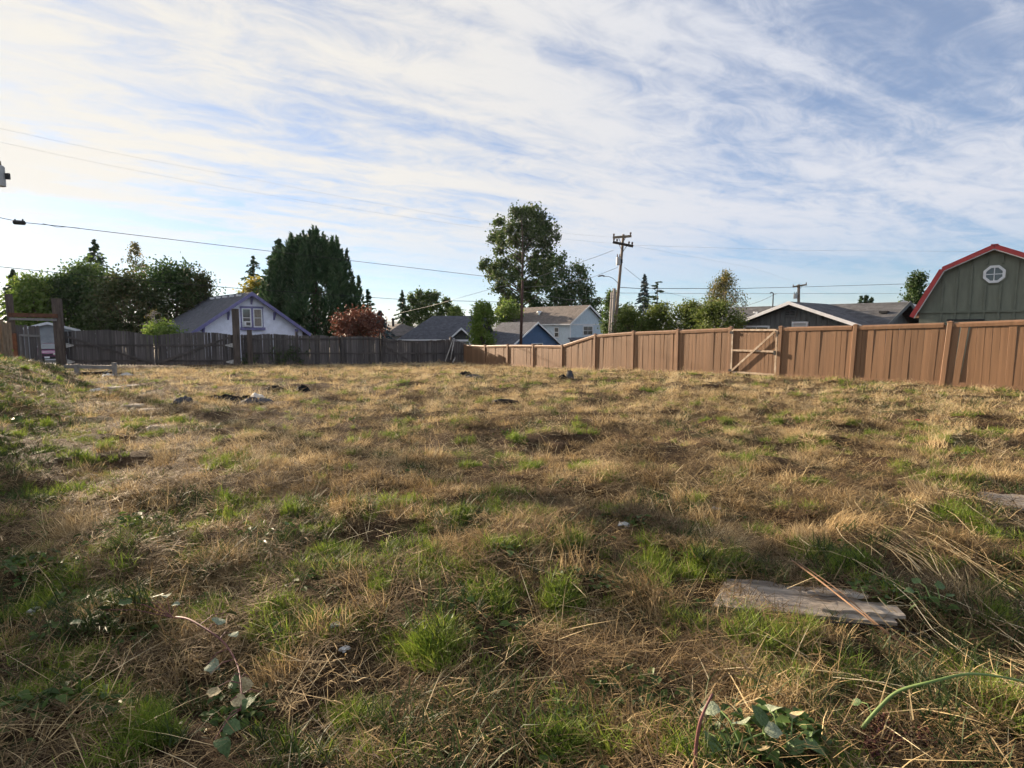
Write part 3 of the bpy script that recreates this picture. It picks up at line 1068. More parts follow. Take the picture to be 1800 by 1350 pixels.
def grey_garage():
    P = at(83, 566, 55)
    g = float(gz(P.x, P.y))
    root = thing('garage', 'low grey garage with white gable edge behind the gateway', 'garage', (P.x, P.y, g), R(38))
    zp = P.z - g
    hw, sl = 4.3, .30
    ze = zp - hw * sl - .12
    gable_roof(root, hw, ze, sl, 0, 8, 'shingle_grey', 'white_trim', .12, .22)
    y = .4
    mb = MB(); siding_gable(mb, 3.9, -.3, ze + .4 * sl - .05, sl, .2, y)
    mb.build('front_wall', 'grey_siding', root)
    for s in (-1, 1):
        MB().box((s * 3.85, y + 3.6, ze / 2), (.1, 7, ze + .5)).build('side_wall', 'grey_siding', root)
    xa, zt = ray_local(root, 70, 611, y)
    xb, _ = ray_local(root, 118, 611, y)
    cx, w = (xa + xb) / 2, xb - xa
    d = MB().box((cx, y - .05, zt / 2 - .15), (w, .06, zt + .3)).build('garage_door', 'pale_wall', root)
    for i in range(4):
        MB().box((cx, y - .085, zt - .35 - i * .5), (w - .1, .02, .42)).build('door_panel', 'white_trim', d)
    MB().box((cx, y - .06, zt + .11), (w + 1.2, .06, .16)).build('trim_board', 'white_trim', root)
    # long lean-to roof towards the log fence
    m = MB().prism([(-4.2, 1.0, ze + .25), (-13, 1.0, ze + .5), (-13, 1.0, ze + .62), (-4.2, 1.0, ze + .37)], (0, 0, 0), (0, 5, 0))
    m.build('lean_to_roof', roofmat('shingle_tan', 'x'), root)
    MB().box((-8.6, 1.3, ze / 2), (8.4, .1, ze + .6)).build('lean_to_wall', 'grey_siding', root)


grey_garage()


def parked_car():
    P = at(91, 641, 47)
    g = float(gz(P.x, P.y))
    root = thing('parked_car', 'small plum-coloured car parked nose-out beyond the open side gate', 'car', (P.x, P.y, g + .03), R(32))
    # profile in y (front -y) and z; half width narrows upwards
    prof = [(-1.95, .28, .78), (-2.0, .5, .80), (-1.9, .72, .80), (-1.0, .93, .80), (-.25, 1.38, .60), (.3, 1.46, .58), (1.3, 1.40, .60), (1.9, 1.0, .76), (2.0, .6, .8), (1.95, .28, .78)]
    mb = MB()
    n = len(prof)
    vs = [(-h, y, z) for y, z, h in prof] + [(-h * .6, y, z + .03) for y, z, h in prof] + [(h * .6, y, z + .03) for y, z, h in prof] + [(h, y, z) for y, z, h in prof]
    fs = [(r * n + i, r * n + i + 1, (r + 1) * n + i + 1, (r + 1) * n + i) for r in range(3) for i in range(n - 1)]
    fs += [tuple(range(n)), tuple(range(3 * n, 4 * n))]
    fs += [(r * n, (r + 1) * n, (r + 1) * n + n - 1, r * n + n - 1) for r in range(3)]
    mb.add(vs, fs)
    mb.build('body', 'car_paint', root, False)
    MB().prism([(-.66, -.98, 1.0), (.66, -.98, 1.0), (.54, -.30, 1.41), (-.54, -.30, 1.41)], (0, -.015, .02), (0, -.03, .045)).build('windshield', 'pane_car', root)
    for s in (-1, 1):
        MB().prism([(s * .78, -.7, .98), (s * .78, 1.4, .98), (s * .62, 1.15, 1.36), (s * .62, -.2, 1.36)], (0, 0, 0), (s * .02, 0, .01)).build('side_window', 'pane_dark', root)
        MB().box((s * .58, -1.99, .66), (.36, .10, .14)).build('headlight', 'chrome', root)
        MB().box((s * .90, -.62, 1.0), (.18, .12, .12)).build('mirror', 'car_paint', root)
        for y in (-1.25, 1.3):
            w = MB().tube([(s * .62, y, .3), (s * .82, y, .3)], .31, 18).build('wheel', 'tyre', root)
            MB().tube([(s * .80, y, .3), (s * .835, y, .3)], .2, 14).build('rim', 'chrome', w)
    MB().box((0, -2.02, .36), (1.5, .1, .2)).build('bumper', 'dark_metal', root)
    MB().box((0, -2.02, .6), (.7, .06, .12)).build('grille', 'dark_metal', root)
    MB().box((0, -2.085, .40), (.32, .012, .14)).build('number_plate', 'white_trim', root)


parked_car()


def hip_house():
    P = at(718, 569, 76)
    g = float(gz(P.x, P.y))
    root = thing('house', 'low pale house with grey hip roof and small chimney behind the red tree', 'house', (P.x, P.y, g), R(40))
    z = P.z - g
    hw, L_, drop = 4.6, 6.5, 1.55
    mb = MB()
    mb.add([(-hw, -1.5, z - drop), (hw, -1.5, z - drop), (hw, L_, z - drop), (-hw, L_, z - drop), (0, 2.0, z), (0, L_ - 3, z), (-hw, -1.5, z - drop - .15), (hw, -1.5, z - drop - .15), (hw, L_, z - drop - .15), (-hw, L_, z - drop - .15)],
           [(0, 1, 4), (1, 2, 5, 4), (2, 3, 5), (3, 0, 4, 5), (0, 6, 7, 1), (1, 7, 8, 2), (2, 8, 9, 3), (3, 9, 6, 0), (6, 9, 8, 7)])
    ro = mb.build('roof', roofmat('shingle_grey', 'x'), root)
    ch = MB().tube([(-1.0, 2.4, z - .5), (-1.0, 2.4, z + .45), (-1.0, 2.4, z + .5), (-1.0, 2.4, z + .75)], [.17, .17, .26, .2], 10).build('chimney', 'dark_metal', ro)
    MB().box((0, L_ / 2 - .75, (z - drop) / 2 - .1), (hw * 2 - .8, L_ + .7, z - drop - .05)).build('wall', 'pale_wall', root)
    for x in (-2.8, -.6, 2.4):
        window(root, (x, -1.09, (z - drop) * .55), 1.1, 1.0, 'white_trim', 'pane_dark', 1, 0, .08)


hip_house()


def porch_house():
    P = at(800, 557, 72)
    g = float(gz(P.x, P.y))
    root = thing('house', 'house with broad grey roof and small dark porch gable behind the fence corner', 'house', (P.x, P.y, g), R(-12))
    zp = P.z - g
    # main roof: ridge along x
    mb = MB()
    y0, y1, drop = -4.2, 4.2, 2.85
    for s, yy in ((1, y0), (-1, y1)):
        mb.prism([(-3.0 if s > 0 else -3.0, 0, zp), (4.2, 0, zp), (4.2, yy, zp - drop), (-6.0, yy, zp - drop)], (0, 0, 0), (0, 0, .12))
    mb.add([(-3.0, 0, zp + .1), (-6, y0, zp - drop + .1), (-6, y1, zp - drop + .1)], [(0, 1, 2)])
    ro = mb.build('roof', roofmat('shingle_blue', 'x'), root)
    MB().box((-.9, y0 - .03, zp - drop + .02), (10.2, .05, .16)).build('fascia', 'white_trim', ro)
    MB().box((-1.2, -2.2, zp - drop + .72), (.35, .35, .22)).build('roof_vent', 'dark_metal', ro)
    MB().box((-.8, 0, (zp - drop) / 2 - .1), (9.6, 7.4, zp - drop)).build('wall', 'grey_siding', root)
    # porch gable
    x, z = ray_local(root, 811, 576, y0 - 1.1)
    hw, sl = 1.75, .86
    m = MB()
    for s in (-1, 1):
        m.prism([(x, y0 - 1.1, z - .1), (x + s * hw, y0 - 1.1, z - .1 - hw * sl), (x + s * hw, y0 - 1.1, z - hw * sl), (x, y0 - 1.1, z)], (0, 0, 0), (0, 3.4, 0))
    pr = m.build('porch_roof', roofmat('shingle_blue', 'y'), root)
    for s in (-1, 1):
        MB().prism([(x, y0 - 1.16, z + .02), (x + s * hw, y0 - 1.16, z + .02 - hw * sl), (x + s * hw, y0 - 1.16, z - .2 - hw * sl), (x, y0 - 1.16, z - .2)], (0, 0, 0), (0, .05, 0)).build('bargeboard', 'white_trim', pr)
        MB().box((x + s * 1.0, y0 - .9, (z - 1.2) / 2 - .1), (.2, .2, z - 1.0)).build('porch_post', 'white_trim', root)
    MB().box((x, y0 - .95, z - hw * sl + .02), (2.9, .16, .2)).build('porch_beam', 'white_trim', root)
    MB().add([(x - 1.4, y0 - .2, z - 1.35), (x + 1.4, y0 - .2, z - 1.35), (x, y0 - .2, z - .2)], [(0, 1, 2)]).build('porch_gable', 'charcoal_siding', root)


porch_house()


def blue_garage():
    P = at(946, 566, 70)
    g = float(gz(P.x, P.y))
    root = thing('garage', 'deep blue garage with white-edged gable behind the low brown fence', 'garage', (P.x, P.y, g), R(42))
    zp = P.z - g
    hw, sl = 4.1, .66
    ze = zp - hw * sl - .12
    gable_roof(root, hw, ze, sl, 0, 6.8, 'shingle_blue', 'white_trim', .12, .2)
    y = .35
    mb = MB(); siding_gable(mb, 3.75, -.4, ze + .35 * sl - .05, sl, .17, y); mb.build('front_wall', 'blue_siding', root)
    for s in (-1, 1):
        MB().box((s * 3.7, y + 3.1, ze / 2 - .05), (.1, 6.1, ze + .3)).build('side_wall', 'blue_siding', root)
    xa, zt = ray_local(root, 934, 604, y); xb, _ = ray_local(root, 953, 604, y)
    window(root, ((xa + xb) / 2, y - .03, zt - .55), xb - xa, 1.1, 'white_trim', 'pane_dark', 1, 0, .1)


blue_garage()


def sky_blue_house():
    P = at(1037, 536, 90)
    g = float(gz(P.x, P.y))
    root = thing('house', 'pale blue two-storey house with grey roof and round vent', 'house', (P.x, P.y, g), R(42))
    zp = P.z - g
    hw, sl = 4.5, .66
    ze = zp - hw * sl - .15
    ro = gable_roof(root, hw, ze, sl, 0, 16, 'shingle_tan', 'white_trim', .15, .26)
    y = .4
    mb = MB(); siding_gable(mb, 4.1, -.5, ze + .4 * sl - .05, sl, .2, y); mb.build('front_wall', 'sky_siding', root)
    MB().box((0, y - .05, ze + .05), (8.2, .06, .22)).build('trim_board', 'white_trim', root)
    for s in (-1, 1):
        m = MB()
        if s < 0:
            siding_flat(m, (-4.1, y + 15), (-4.1, y), -.5, ze + .1, .2)
        m.box((s * 4.03, y + 7.5, ze / 2 - .2), (.1, 15, ze + .4))
        m.build('side_wall', 'sky_siding', root)
        MB().box((s * 4.07, y - .03, ze / 2 - .2), (.14, .1, ze + .5)).build('corner_board', 'white_trim', root)
    # arched double window
    xa, zt = ray_local(root, 1024.5, 571, y); xb, zb = ray_local(root, 1041, 589, y)
    cx, w, h = (xa + xb) / 2, xb - xa, zt - zb
    win = window(root, (cx, y - .03, (zt + zb) / 2 - .1), w, h - .2, 'white_trim', 'pane_dark', 1, 1, .1, .14)
    ar = MB()
    pts = [(cx + w / 2 * math.cos(a), y - .02, zt - .22 + .32 * math.sin(a)) for a in np.linspace(0, math.pi, 9)]
    ar.prism(pts, (0, -.06, 0), (0, -.0, 0)); ar.build('window_arch', 'white_trim', win)
    # side window, on the wall towards the sun
    sw = link('side_window', None, root, (-4.1, 3.2, 0), (0, 0, R(-90)))
    bpy.context.view_layer.update()
    m = MB(); w2, h2, zc = .95, 1.5, ze - 1.15
    for bx, bz, sx, sz in ((0, h2 / 2, w2 + .2, .12), (0, -h2 / 2, w2 + .2, .12), (-w2 / 2, 0, .12, h2), (w2 / 2, 0, .12, h2), (0, 0, w2, .09)):
        m.box((-4.14, 3.2 + bx, zc + bz), (.09, sx, sz))
    bpy.data.objects.remove(sw)
    o = m.build('window', 'white_trim', root)
    MB().box((-4.12, 3.2, zc), (.03, w2, h2)).build('pane', 'pane_dark', o)
    # round vent and pipes on the roof
    z0 = ze + .15
    v = MB().tube([(-2.0, 9.2, z0 + 2.5 * sl - .1), (-2.0, 9.2, z0 + 2.5 * sl + .35)], .3, 12)
    v.tube([(-2.0, 9.2, z0 + 2.5 * sl + .3), (-2.0, 9.2, z0 + 2.5 * sl + .5), (-2.0, 9.2, z0 + 2.5 * sl + .6)], [.48, .4, .12], 12)
    v.build('roof_vent', 'chrome', ro)
    for yy, x in ((12.5, -2.3), (11.8, -3.6)):
        MB().tube([(x, yy, z0 + (4.5 + x) * sl - .1), (x, yy, z0 + (4.5 + x) * sl + .35)], .09, 8).build('vent_pipe', 'chrome', ro)
    # porch roof low on the front
    pm = MB().prism([(-4.6, y - 1.6, ze - 2.7), (4.4, y - 1.6, ze - 2.7), (4.4, y, ze - 2.1), (-4.6, y, ze - 2.1)], (0, 0, 0), (0, 0, .15))
    po = pm.build('porch_roof', roofmat('shingle_blue', 'x'), root)
    MB().box((-.1, y - 1.63, ze - 2.68), (9.0, .05, .2)).build('fascia', 'white_trim', po)


sky_blue_house()


def charcoal_house():
    P = at(1387, 530, 32)
    g = float(gz(P.x, P.y))
    root = thing('house', 'charcoal house with low white-edged gable behind the brown gate', 'house', (P.x, P.y, g), R(-51))
    zp = P.z - g
    hw, sl = 3.9, .36
    ze = zp - hw * sl - .12
    gable_roof(root, hw, ze, sl, 0, 5.0, 'shingle_dark', 'white_trim', .12, .17)
    # main roof, ridge along x behind
    mb = MB()
    yr, half, x0, x1 = 5.0, 4.6, -6.5, 4.3
    for s in (-1, 1):
        mb.prism([(x0, yr, zp - .02), (x1, yr, zp - .02), (x1, yr + s * half, zp - .02 - half * .40), (x0, yr + s * half, zp - .02 - half * .40)], (0, 0, 0), (0, 0, -.12))
    mro = mb.build('main_roof', roofmat('shingle_dark', 'x'), root)
    for s in (-1, 1):
        MB().prism([(x1 + .01, yr, zp + .02), (x1 + .01, yr + s * half, zp + .02 - half * .40), (x1 + .01, yr + s * half, zp - .2 - half * .40), (x1 + .01, yr, zp - .2)], (0, 0, 0), (.04, 0, 0)).build('bargeboard', 'charcoal_siding', mro)
    zl = zp - .15 - half * .40
    MB().add([(x1 - .7, yr - half + .3, -.3), (x1 - .7, yr + half - .3, -.3), (x1 - .7, yr + half - .3, zl), (x1 - .7, yr, zp - .15), (x1 - .7, yr - half + .3, zl)], [(0, 1, 2, 3, 4)]).build('end_wall', 'charcoal_siding', root)
    MB().box((x0 / 2 + x1 / 2 - .3, yr - half + .5, zl / 2 - .2), (x1 - x0 - 1, .1, zl + .3)).build('side_wall', 'charcoal_siding', root)
    for x, yy in ((1.4, 2.4), (2.2, 2.0), (3.6, 3.4)):
        MB().box((x, yy, zp - abs(yy - yr) * .40 + .04), (.4, .35, .12)).build('roof_vent', 'dark_metal', mro)
    y = .5
    w_half = 3.4
    zw = ze + .5 * sl - .05
    MB().add([(-w_half, y, -.3), (w_half, y, -.3), (w_half, y, zw), (0, y, zw + w_half * sl), (-w_half, y, zw)], [(0, 1, 2, 3, 4)]).build('front_wall', 'charcoal_siding', root)
    sib = MB().mesh
    n = 24
    for k in range(n):
        x = -w_half + (k + .5) * 2 * w_half / n
        top = zw + (w_half - abs(x)) * sl - .1
        MB().box((x, y - .018, (top - .3) / 2), (.04, .034, top + .3)).build('batten', 'charcoal_siding', root)
    for s in (-1, 1):
        MB().box((s * (w_half - .02), y + 2, zw / 2 - .2), (.1, 4, zw + .3)).build('return_wall', 'charcoal_siding', root)
    # louvred vent
    xa, zt = ray_local(root, 1381, 541, y); xb, zb = ray_local(root, 1400, 556, y)
    v = MB()
    cx, cz, w, h = (xa + xb) / 2, (zt + zb) / 2, xb - xa, zt - zb
    for bx, bz, sx, sz in ((0, h / 2, w, .05), (0, -h / 2, w, .05), (-w / 2, 0, .05, h), (w / 2, 0, .05, h)):
        v.box((cx + bx, y - .05, cz + bz), (sx, .06, sz))
    v = v.build('gable_vent', 'charcoal_siding', root)
    MB().box((cx, y - .028, cz), (w, .01, h)).build('vent_backing', 'dark_metal', v)
    for k in range(4):
        MB().box((cx, y - .05, cz - h / 2 + h * (k + .5) / 4), (w, .07, .025), Matrix.Rotation(R(35), 3, 'X')).build('louvre', 'charcoal_siding', v)
    xa, zt = ray_local(root, 1395, 567, y); xb, zb = ray_local(root, 1419, 590, y)
    window(root, ((xa + xb) / 2, y - .03, (zt + zb) / 2), xb - xa, zt - zb, 'white_trim', 'pale_wall', 0, 0, .09, .1)
    xa, zt = ray_local(root, 1309, 574, y); xb, zb = ray_local(root, 1352, 592, y)
    window(root, ((xa + xb) / 2, y - .03, (zt + zb) / 2), xb - xa, zt - zb, 'white_trim', 'pane_dark', 1, 0, .09, .1)
    for px, py, m in ((1331, 549, 'white_trim'), (1447, 551, 'charcoal_siding')):
        x, z = ray_local(root, px, py, y)
        b = MB(); b.box((x, y - .06, z - .15), (.1, .1, .36)); b.bar((x, y - .06, z - .3), (x, y - .4, z), .08, .08)
        b.build('bracket', m, root)
    x, z = ray_local(root, 1370, 528, 3)
    mast = MB().tube([(x - .4, 3, zp - .3), (x - .4, 3, z + .45), (x - .48, 2.95, z + .52), (x - .55, 2.9, z + .46)], .035, 7)
    mast.build('service_mast', 'dark_metal', root)


charcoal_house()


def green_house():
    P = at(1589, 528, 46)
    g = float(gz(P.x, P.y))
    root = thing('house', 'small grey-green house with white roof edge between charcoal roof and barn', 'house', (P.x, P.y, g), R(-30))
    zp = P.z - g
    hw, sl = 4.6, .45
    gable_roof(root, hw, zp - hw * sl - .12, sl, 0, 7, 'shingle_dark', 'white_trim', .12, .2)
    mb = MB(); siding_gable(mb, 4.1, -.3, zp - hw * sl + .05, sl, .2, .4); mb.build('front_wall', 'green_siding', root)
    MB().box((4.05, 3.6, (zp - hw * sl) / 2 - .1), (.1, 6.4, zp - hw * sl)).build('side_wall', 'green_siding', root)
    MB().box((-4.05, 3.6, (zp - hw * sl) / 2 - .1), (.1, 6.4, zp - hw * sl)).build('side_wall', 'green_siding', root)


green_house()


def barn():
    P = at(1748, 436, 20)
    g = float(gz(P.x, P.y))
    root = thing('barn', 'olive green gambrel barn with red roof edge and octagon window', 'barn', (P.x, P.y, g), R(-45))
    zp = P.z - g
    zk, ze = zp - .66, zp - 2.36
    hk, he = 1.38, 2.20
    th = .11
    y0, y1 = 0, 4.8
    mb = MB()
    for s in (-1, 1):
        mb.prism([(0, y0, zp), (s * hk, y0, zk), (s * (hk + .03), y0, zk + th), (0, y0, zp + th)], (0, 0, 0), (0, y1, 0))
        mb.prism([(s * hk, y0, zk), (s * he, y0, ze), (s * (he + .12), y0, ze + .05), (s * (hk + .03), y0, zk + th)], (0, 0, 0), (0, y1, 0))
    ro = mb.build('roof', 'red_metal', root)
    for s in (-1, 1):
        for a, b in (((0, zp), (hk, zk)), ((hk, zk), (he, ze))):
            d = Vector((b[0] - a[0], 0, b[1] - a[1])).normalized()
            nn = Vector((-d.z, 0, d.x))
            A, B = Vector((a[0], 0, a[1])), Vector((b[0], 0, b[1]))
            q = [A + nn * (th + .02), B + nn * (th + .02), B - nn * .02, A - nn * .02]
            q2 = [A - nn * .021, B - nn * .021, B - nn * .05, A - nn * .05]
            MB().prism([(s * v.x, y0 - .03, v.z) for v in q], (0, 0, 0), (0, .028, 0)).build('roof_edge', 'red_metal', ro)
            MB().prism([(s * v.x, y0 - .025, v.z) for v in q2], (0, 0, 0), (0, .03, 0)).build('edge_trim', 'pale_wall', ro)
    MB().box((0, y1 / 2 - .03, zp + th + .01), (.2, y1 + .02, .03)).build('ridge_cap', 'red_metal', ro)
    y = .22
    hw = 2.05

    def top(x):
        x = abs(x)
        return zp - .05 - (zp - zk) * x / hk if x < hk else zk - (zk - ze) * (x - hk) / (he - hk) - .05
    pts = [(-hw, -.2), (hw, -.2)] + [(x, top(x)) for x in (hw, hk, 0, -hk, -hw)]
    MB().add([(x, y, z) for x, z in pts], [tuple(range(7))]).build('front_wall', 'olive_panel', root)
    for s in (-1, 1):
        MB().box((s * (hw - .03), y + 2.2, (ze - .2) / 2), (.08, 4.3, ze + .4)).build('side_wall', 'olive_panel', root)
    xw, zw = ray_local(root, 1748, 482, y)
    _, zb = ray_local(root, 1748, 547, y)
    MB().box((0, y - .03, zb), (2 * hw, .058, .07)).build('belt_board', 'olive_trim', root)
    rw = .34
    for k in range(-3, 5):
        x = xw - .21 + k * .405
        if abs(x) > hw - .05:
            continue
        segs = [(zb + .036, top(x))]
        if abs(x - xw) < rw * 1.05:
            segs = [(zb + .036, zw - rw * 1.04), (zw + rw * 1.04, top(x))]
        segs.append((-.2, zb - .036))
        for a, b in segs:
            MB().box((x, y - .025, (a + b) / 2), (.06, .048, b - a)).build('batten', 'olive_trim', root)
    # octagon window

    def octa(r):
        return [(xw + r * math.cos(R(22.5 + 45 * i)), zw + r * math.sin(R(22.5 + 45 * i))) for i in range(8)]
    for rr, ri, m, d0, d1, nm in ((rw * 1.1, rw * .96, 'olive_trim', 0, -.035, 'window_surround'), (rw * .95, rw * .70, 'white_trim', 0, -.06, 'window_frame')):
        o, i_ = octa(rr), octa(ri)
        m_ = MB()
        for k in range(8):
            j = (k + 1) % 8
            m_.prism([(o[k][0], y + d0, o[k][1]), (o[j][0], y + d0, o[j][1]), (i_[j][0], y + d0, i_[j][1]), (i_[k][0], y + d0, i_[k][1])], (0, 0, 0), (0, d1, 0))
        wf = m_.build(nm, m, root)
    pz = octa(rw * .7)
    MB().prism([(a, y - .015, b) for a, b in pz], (0, 0, 0), (0, -.006, 0)).build('pane', 'pane_mid', wf)
    MB().box((xw, y - .035, zw), (.026, .02, rw * 1.34)).build('glazing_bar', 'white_trim', wf)
    MB().box((xw, y - .034, zw), (rw * 1.34, .018, .026)).build('glazing_bar', 'white_trim', wf)
    xa, za = ray_local(root, 1668, 564, y); xb, _ = ray_local(root, 1728, 564, y)
    MB().box(((xa + xb) / 2, y - .03, za - 1.0), (xb - xa, .05, 2.0)).build('door', 'olive_trim', root)
    MB().box(((xa + xb) / 2, y - .065, za + .03), (xb - xa + .1, .06, .05)).build('door_head', 'dark_metal', root)


barn()


# ------------------------------------------------------------------ poles and wires
def pole_pts(pxt, pyt, pxb, Y):
    t = at(pxt, pyt, Y)
    b = at(pxb, 588, Y)
    d = (b - t)
    g = float(gz(b.x, Y))
    k = (g - .2 - t.z) / d.z
    return t, t + d * k


def utility_pole(px_t, py_t, px_b, Y, rt, rb, label, m='pole_wood', arms=(), can=None, name='utility_pole'):
    t, b = pole_pts(px_t, py_t, px_b, Y)
    root = thing(name, label, 'pole', b)
    T = t - b
    MB().tube([(0, 0, 0), T * .5, T], [rb, (rt + rb) / 2, rt], 12).build('shaft', m, root, True)
    for (xa, ya, xb, yb, w, mm, dy) in arms:
        A, B = at(xa, ya, Y + .8) - b, at(xb, yb, Y - .8) - b
        A.y, B.y = T.y - .2 + .35, T.y - .2 - .35
        ar = MB().bar(A, B, w * .75, w).build('crossarm', mm, root)
        for f in (.04, .2, .8, .96):
            p = A + (B - A) * f + Vector((0, 0, w / 2))
            if f in (.04, .96) or mm == 'crossarm_dark':
                MB().tube([p, p + Vector((0, 0, .07)), p + Vector((0, 0, .14)), p + Vector((0, 0, .2))], [.03, .06, .075, .04], 8).build('insulator', 'insulator', ar)
        c = A + (B - A) * .5
        for f in (.28, .72):
            p = A + (B - A) * f
            MB().bar(p, c + Vector((0, .1, -.55)), .02, .04).build('arm_brace', 'wire_grey', ar)
    if can:
        cx, ya, yb, r_ = can
        A, B = at(cx, yb, Y - .25) - b, at(cx, ya, Y - .25) - b
        h = B.z - A.z
        cn = MB().tube([A, A + Vector((0, 0, h * .94)), A + Vector((0, 0, h))], [r_, r_, r_ * .85], 16).build('transformer', 'transformer_grey', root, False)
        for s in (-.5, .5):
            p = A + Vector((s * r_, 0, h))
            MB().tube([p, p + Vector((0, 0, .22))], [.05, .03], 8).build('bushing', 'insulator', cn)
        MB().box((A + B) * .5 + Vector((r_ + .06, .1, 0)), (.2, .1, .3)).build('bracket', 'dark_metal', cn)
    return root


main_pole = utility_pole(1096, 412, 1080, 42, .09, .135, 'tall leaning wooden utility pole with two crossarms and grey transformer', 'pole_wood',
                         ((1075, 420, 1111, 414, .16, 'crossarm_wood', 0), (1075, 428, 1114, 432, .18, 'crossarm_dark', 0)), (1087, 452, 466, .16))
# street-light arm
o0 = main_pole.location
pts = [at(x, y, 41.8) - o0 for x, y in ((1087, 499), (1083, 494), (1077, 489), (1070, 486), (1060, 486))]
arm = MB().tube(pts, .02, 6).build('lamp_arm', 'wire_grey', main_pole, True)
c = at(1056, 485.5, 41.8) - o0
MB().tube([c + Vector((.28, 0, .03)), c + Vector((.1, 0, .05)), c + Vector((-.15, 0, 0)), c + Vector((-.22, 0, -.02))], [.03, .055, .05, .02], 10).build('lamp_head', 'wire_grey', arm, True)
utility_pole(1080, 507, 1076, 43.5, .11, .13, 'short pale pole stub standing closest to the tall utility pole', 'pole_wood_grey', name='pole_stub')
utility_pole(1075.5, 514, 1071.5, 44.2, .09, .11, 'thinner pale pole stub left of the tall utility pole', 'pole_wood_grey', name='pole_stub')
utility_pole(918.5, 493, 916, 46, .10, .13, 'slim reddish-brown pole rising before the blue garage', 'pole_brown', name='service_pole')
utility_pole(1404, 500, 1403.5, 75, .17, .2, 'distant utility pole with crossarm above the charcoal roof', 'pole_wood', ((1389, 505, 1420, 500, .2, 'crossarm_wood', 0),), (1398, 516, 525, .24))
# pole whose transformer just enters the picture on the sun side
utility_pole(-14, 190, -16, 30, .15, .2, 'utility pole at the picture edge with transformer can above the log fence', 'pole_wood', (), (-1, 291, 327, .27))


def wire(pts, label, r_=.012, m='wire_black', sag=0.0):
    """pts: (px, py, Y) supports; the wire hangs a little between them"""
    P = [at(*p) for p in pts]
    out = []
    for a, b in zip(P[:-1], P[1:]):
        for k in range(14):
            f = k / 14
            q = a + (b - a) * f
            q.z -= sag * 4 * f * (1 - f)
            out.append(q)
    out.append(P[-1])
    o0 = out[0].copy()
    o = MB().tube([p - o0 for p in out], r_, 5).build('overhead_wire', m, None, True, o0)
    tag(o, label, 'wire', None)
    return o


wire([(-8, 381, 30), (40, 391, 30.5), (110, 398, 31), (470, 441, 40), (855, 486, 46), (918, 497, 46)], 'upper dark cable from the splice box to the slim brown pole', .017)
wire([(-10, 468, 30), (180, 487, 34), (420, 507, 38), (700, 526, 43), (916, 532, 46), (1080, 524, 42)], 'lower dark cable crossing in front of the lilac house roof', .017)
wire([(75, 393, 30.7), (100, 399, 31), (118, 399, 31.2), (140, 401, 31.6)], 'short slack loop of cable just past the splice box', .014)
wire([(-16, 222, 30), (430, 312, 37), (870, 393, 41), (1076, 417, 42)], 'highest thin line crossing the cloudy sky', .004, 'wire_grey', .1)
wire([(-16, 246, 30), (430, 335, 37), (860, 402, 41), (1078, 428, 42)], 'second thin line crossing the cloudy sky below the highest', .004, 'wire_grey', .1)
wire([(918, 496, 46), (1000, 468, 44), (1052, 450, 43), (1078, 440, 42)], 'guy line rising from the brown pole to the crossarm', .014, 'wire_grey')
wire([(918, 505, 46), (980, 502, 45), (1040, 488, 43), (1086, 470, 42)], 'wire rising from the brown pole to the transformer', .014, 'wire_grey')
wire([(690, 553, 70), (760, 537, 62), (870, 506, 48), (918, 496, 46)], 'service wire climbing from the porch house to the brown pole', .014, 'wire_grey')
wire([(1088, 505, 42), (1120, 507, 45), (1300, 507, 50), (1390, 505, 75), (1800, 493, 60), (1900, 490, 58)], 'thick cable running from the tall pole past the distant pole', .024)
wire([(1088, 515, 42), (1250, 516, 55), (1560, 516, 70), (1850, 511, 62)], 'lower thin cable running past the distant pole transformer', .016, 'wire_grey')
wire([(1098, 470, 42), (1128, 494, 48), (1170, 514, 56), (1240, 530, 66)], 'cable falling from the tall pole behind the conifers', .014, 'wire_grey')
wire([(1110, 431, 42), (1400, 440, 44), (1850, 443, 40)], 'thin high line running from the crossarm above the barn', .005, 'wire_grey')
wire([(1112, 432, 42), (1320, 470, 60), (1420, 503, 75)], 'thin line from the crossarm down to the distant pole', .005, 'wire_grey')
wire([(1365, 516, 35), (1340, 528, 40), (1290, 545, 48)], 'service drop from the charcoal house mast', .012)
wire([(918, 512, 46), (1000, 527, 44), (1050, 526, 43), (1086, 517, 42)], 'lowest slack wire between brown pole and tall pole', .014, 'wire_grey')
# splice box hanging on the cable
c = at(33, 390.5, 30.3)
sb = thing('splice_box', 'black splice box hanging on the cable at the sun side', 'cable box', c)
MB().tube([(-.27, 0, 0), (-.24, 0, 0), (.24, .05, -.03), (.27, .05, -.03)], [.08, .115, .115, .08], 10).build('case', 'dark_metal', sb)
for s in (-.2, .2):
    MB().box((s, .02, .10), (.05, .05, .12)).build('clamp', 'dark_metal', sb)
# ------------------------------------------------------------------ trees
leafmat('leaf_dark', [(0.022, 0.042, 0.016), (0.05, 0.092, 0.028), (0.10, 0.155, 0.04)], .3)
leafmat('leaf_mid', [(0.034, 0.062, 0.022), (0.078, 0.132, 0.034), (0.155, 0.217, 0.054)], .35)
leafmat('leaf_bright', [(0.062, 0.109, 0.023), (0.139, 0.217, 0.040), (0.264, 0.326, 0.070)], .4)
leafmat('leaf_yellow', [(0.109, 0.116, 0.023), (0.264, 0.232, 0.039), (0.465, 0.341, 0.046)], .4)
leafmat('leaf_maple', [(0.035, 0.045, 0.018), (0.06, 0.085, 0.028), (0.13, 0.09, 0.04)], .3)
leafmat('leaf_red', [(0.06, 0.034, 0.024), (0.15, 0.062, 0.042), (0.25, 0.11, 0.065)], .25)
leafmat('leaf_birch', [(0.05, 0.075, 0.02), (0.078, 0.093, 0.031), (0.171, 0.155, 0.046), (0.341, 0.232, 0.062)], .4)
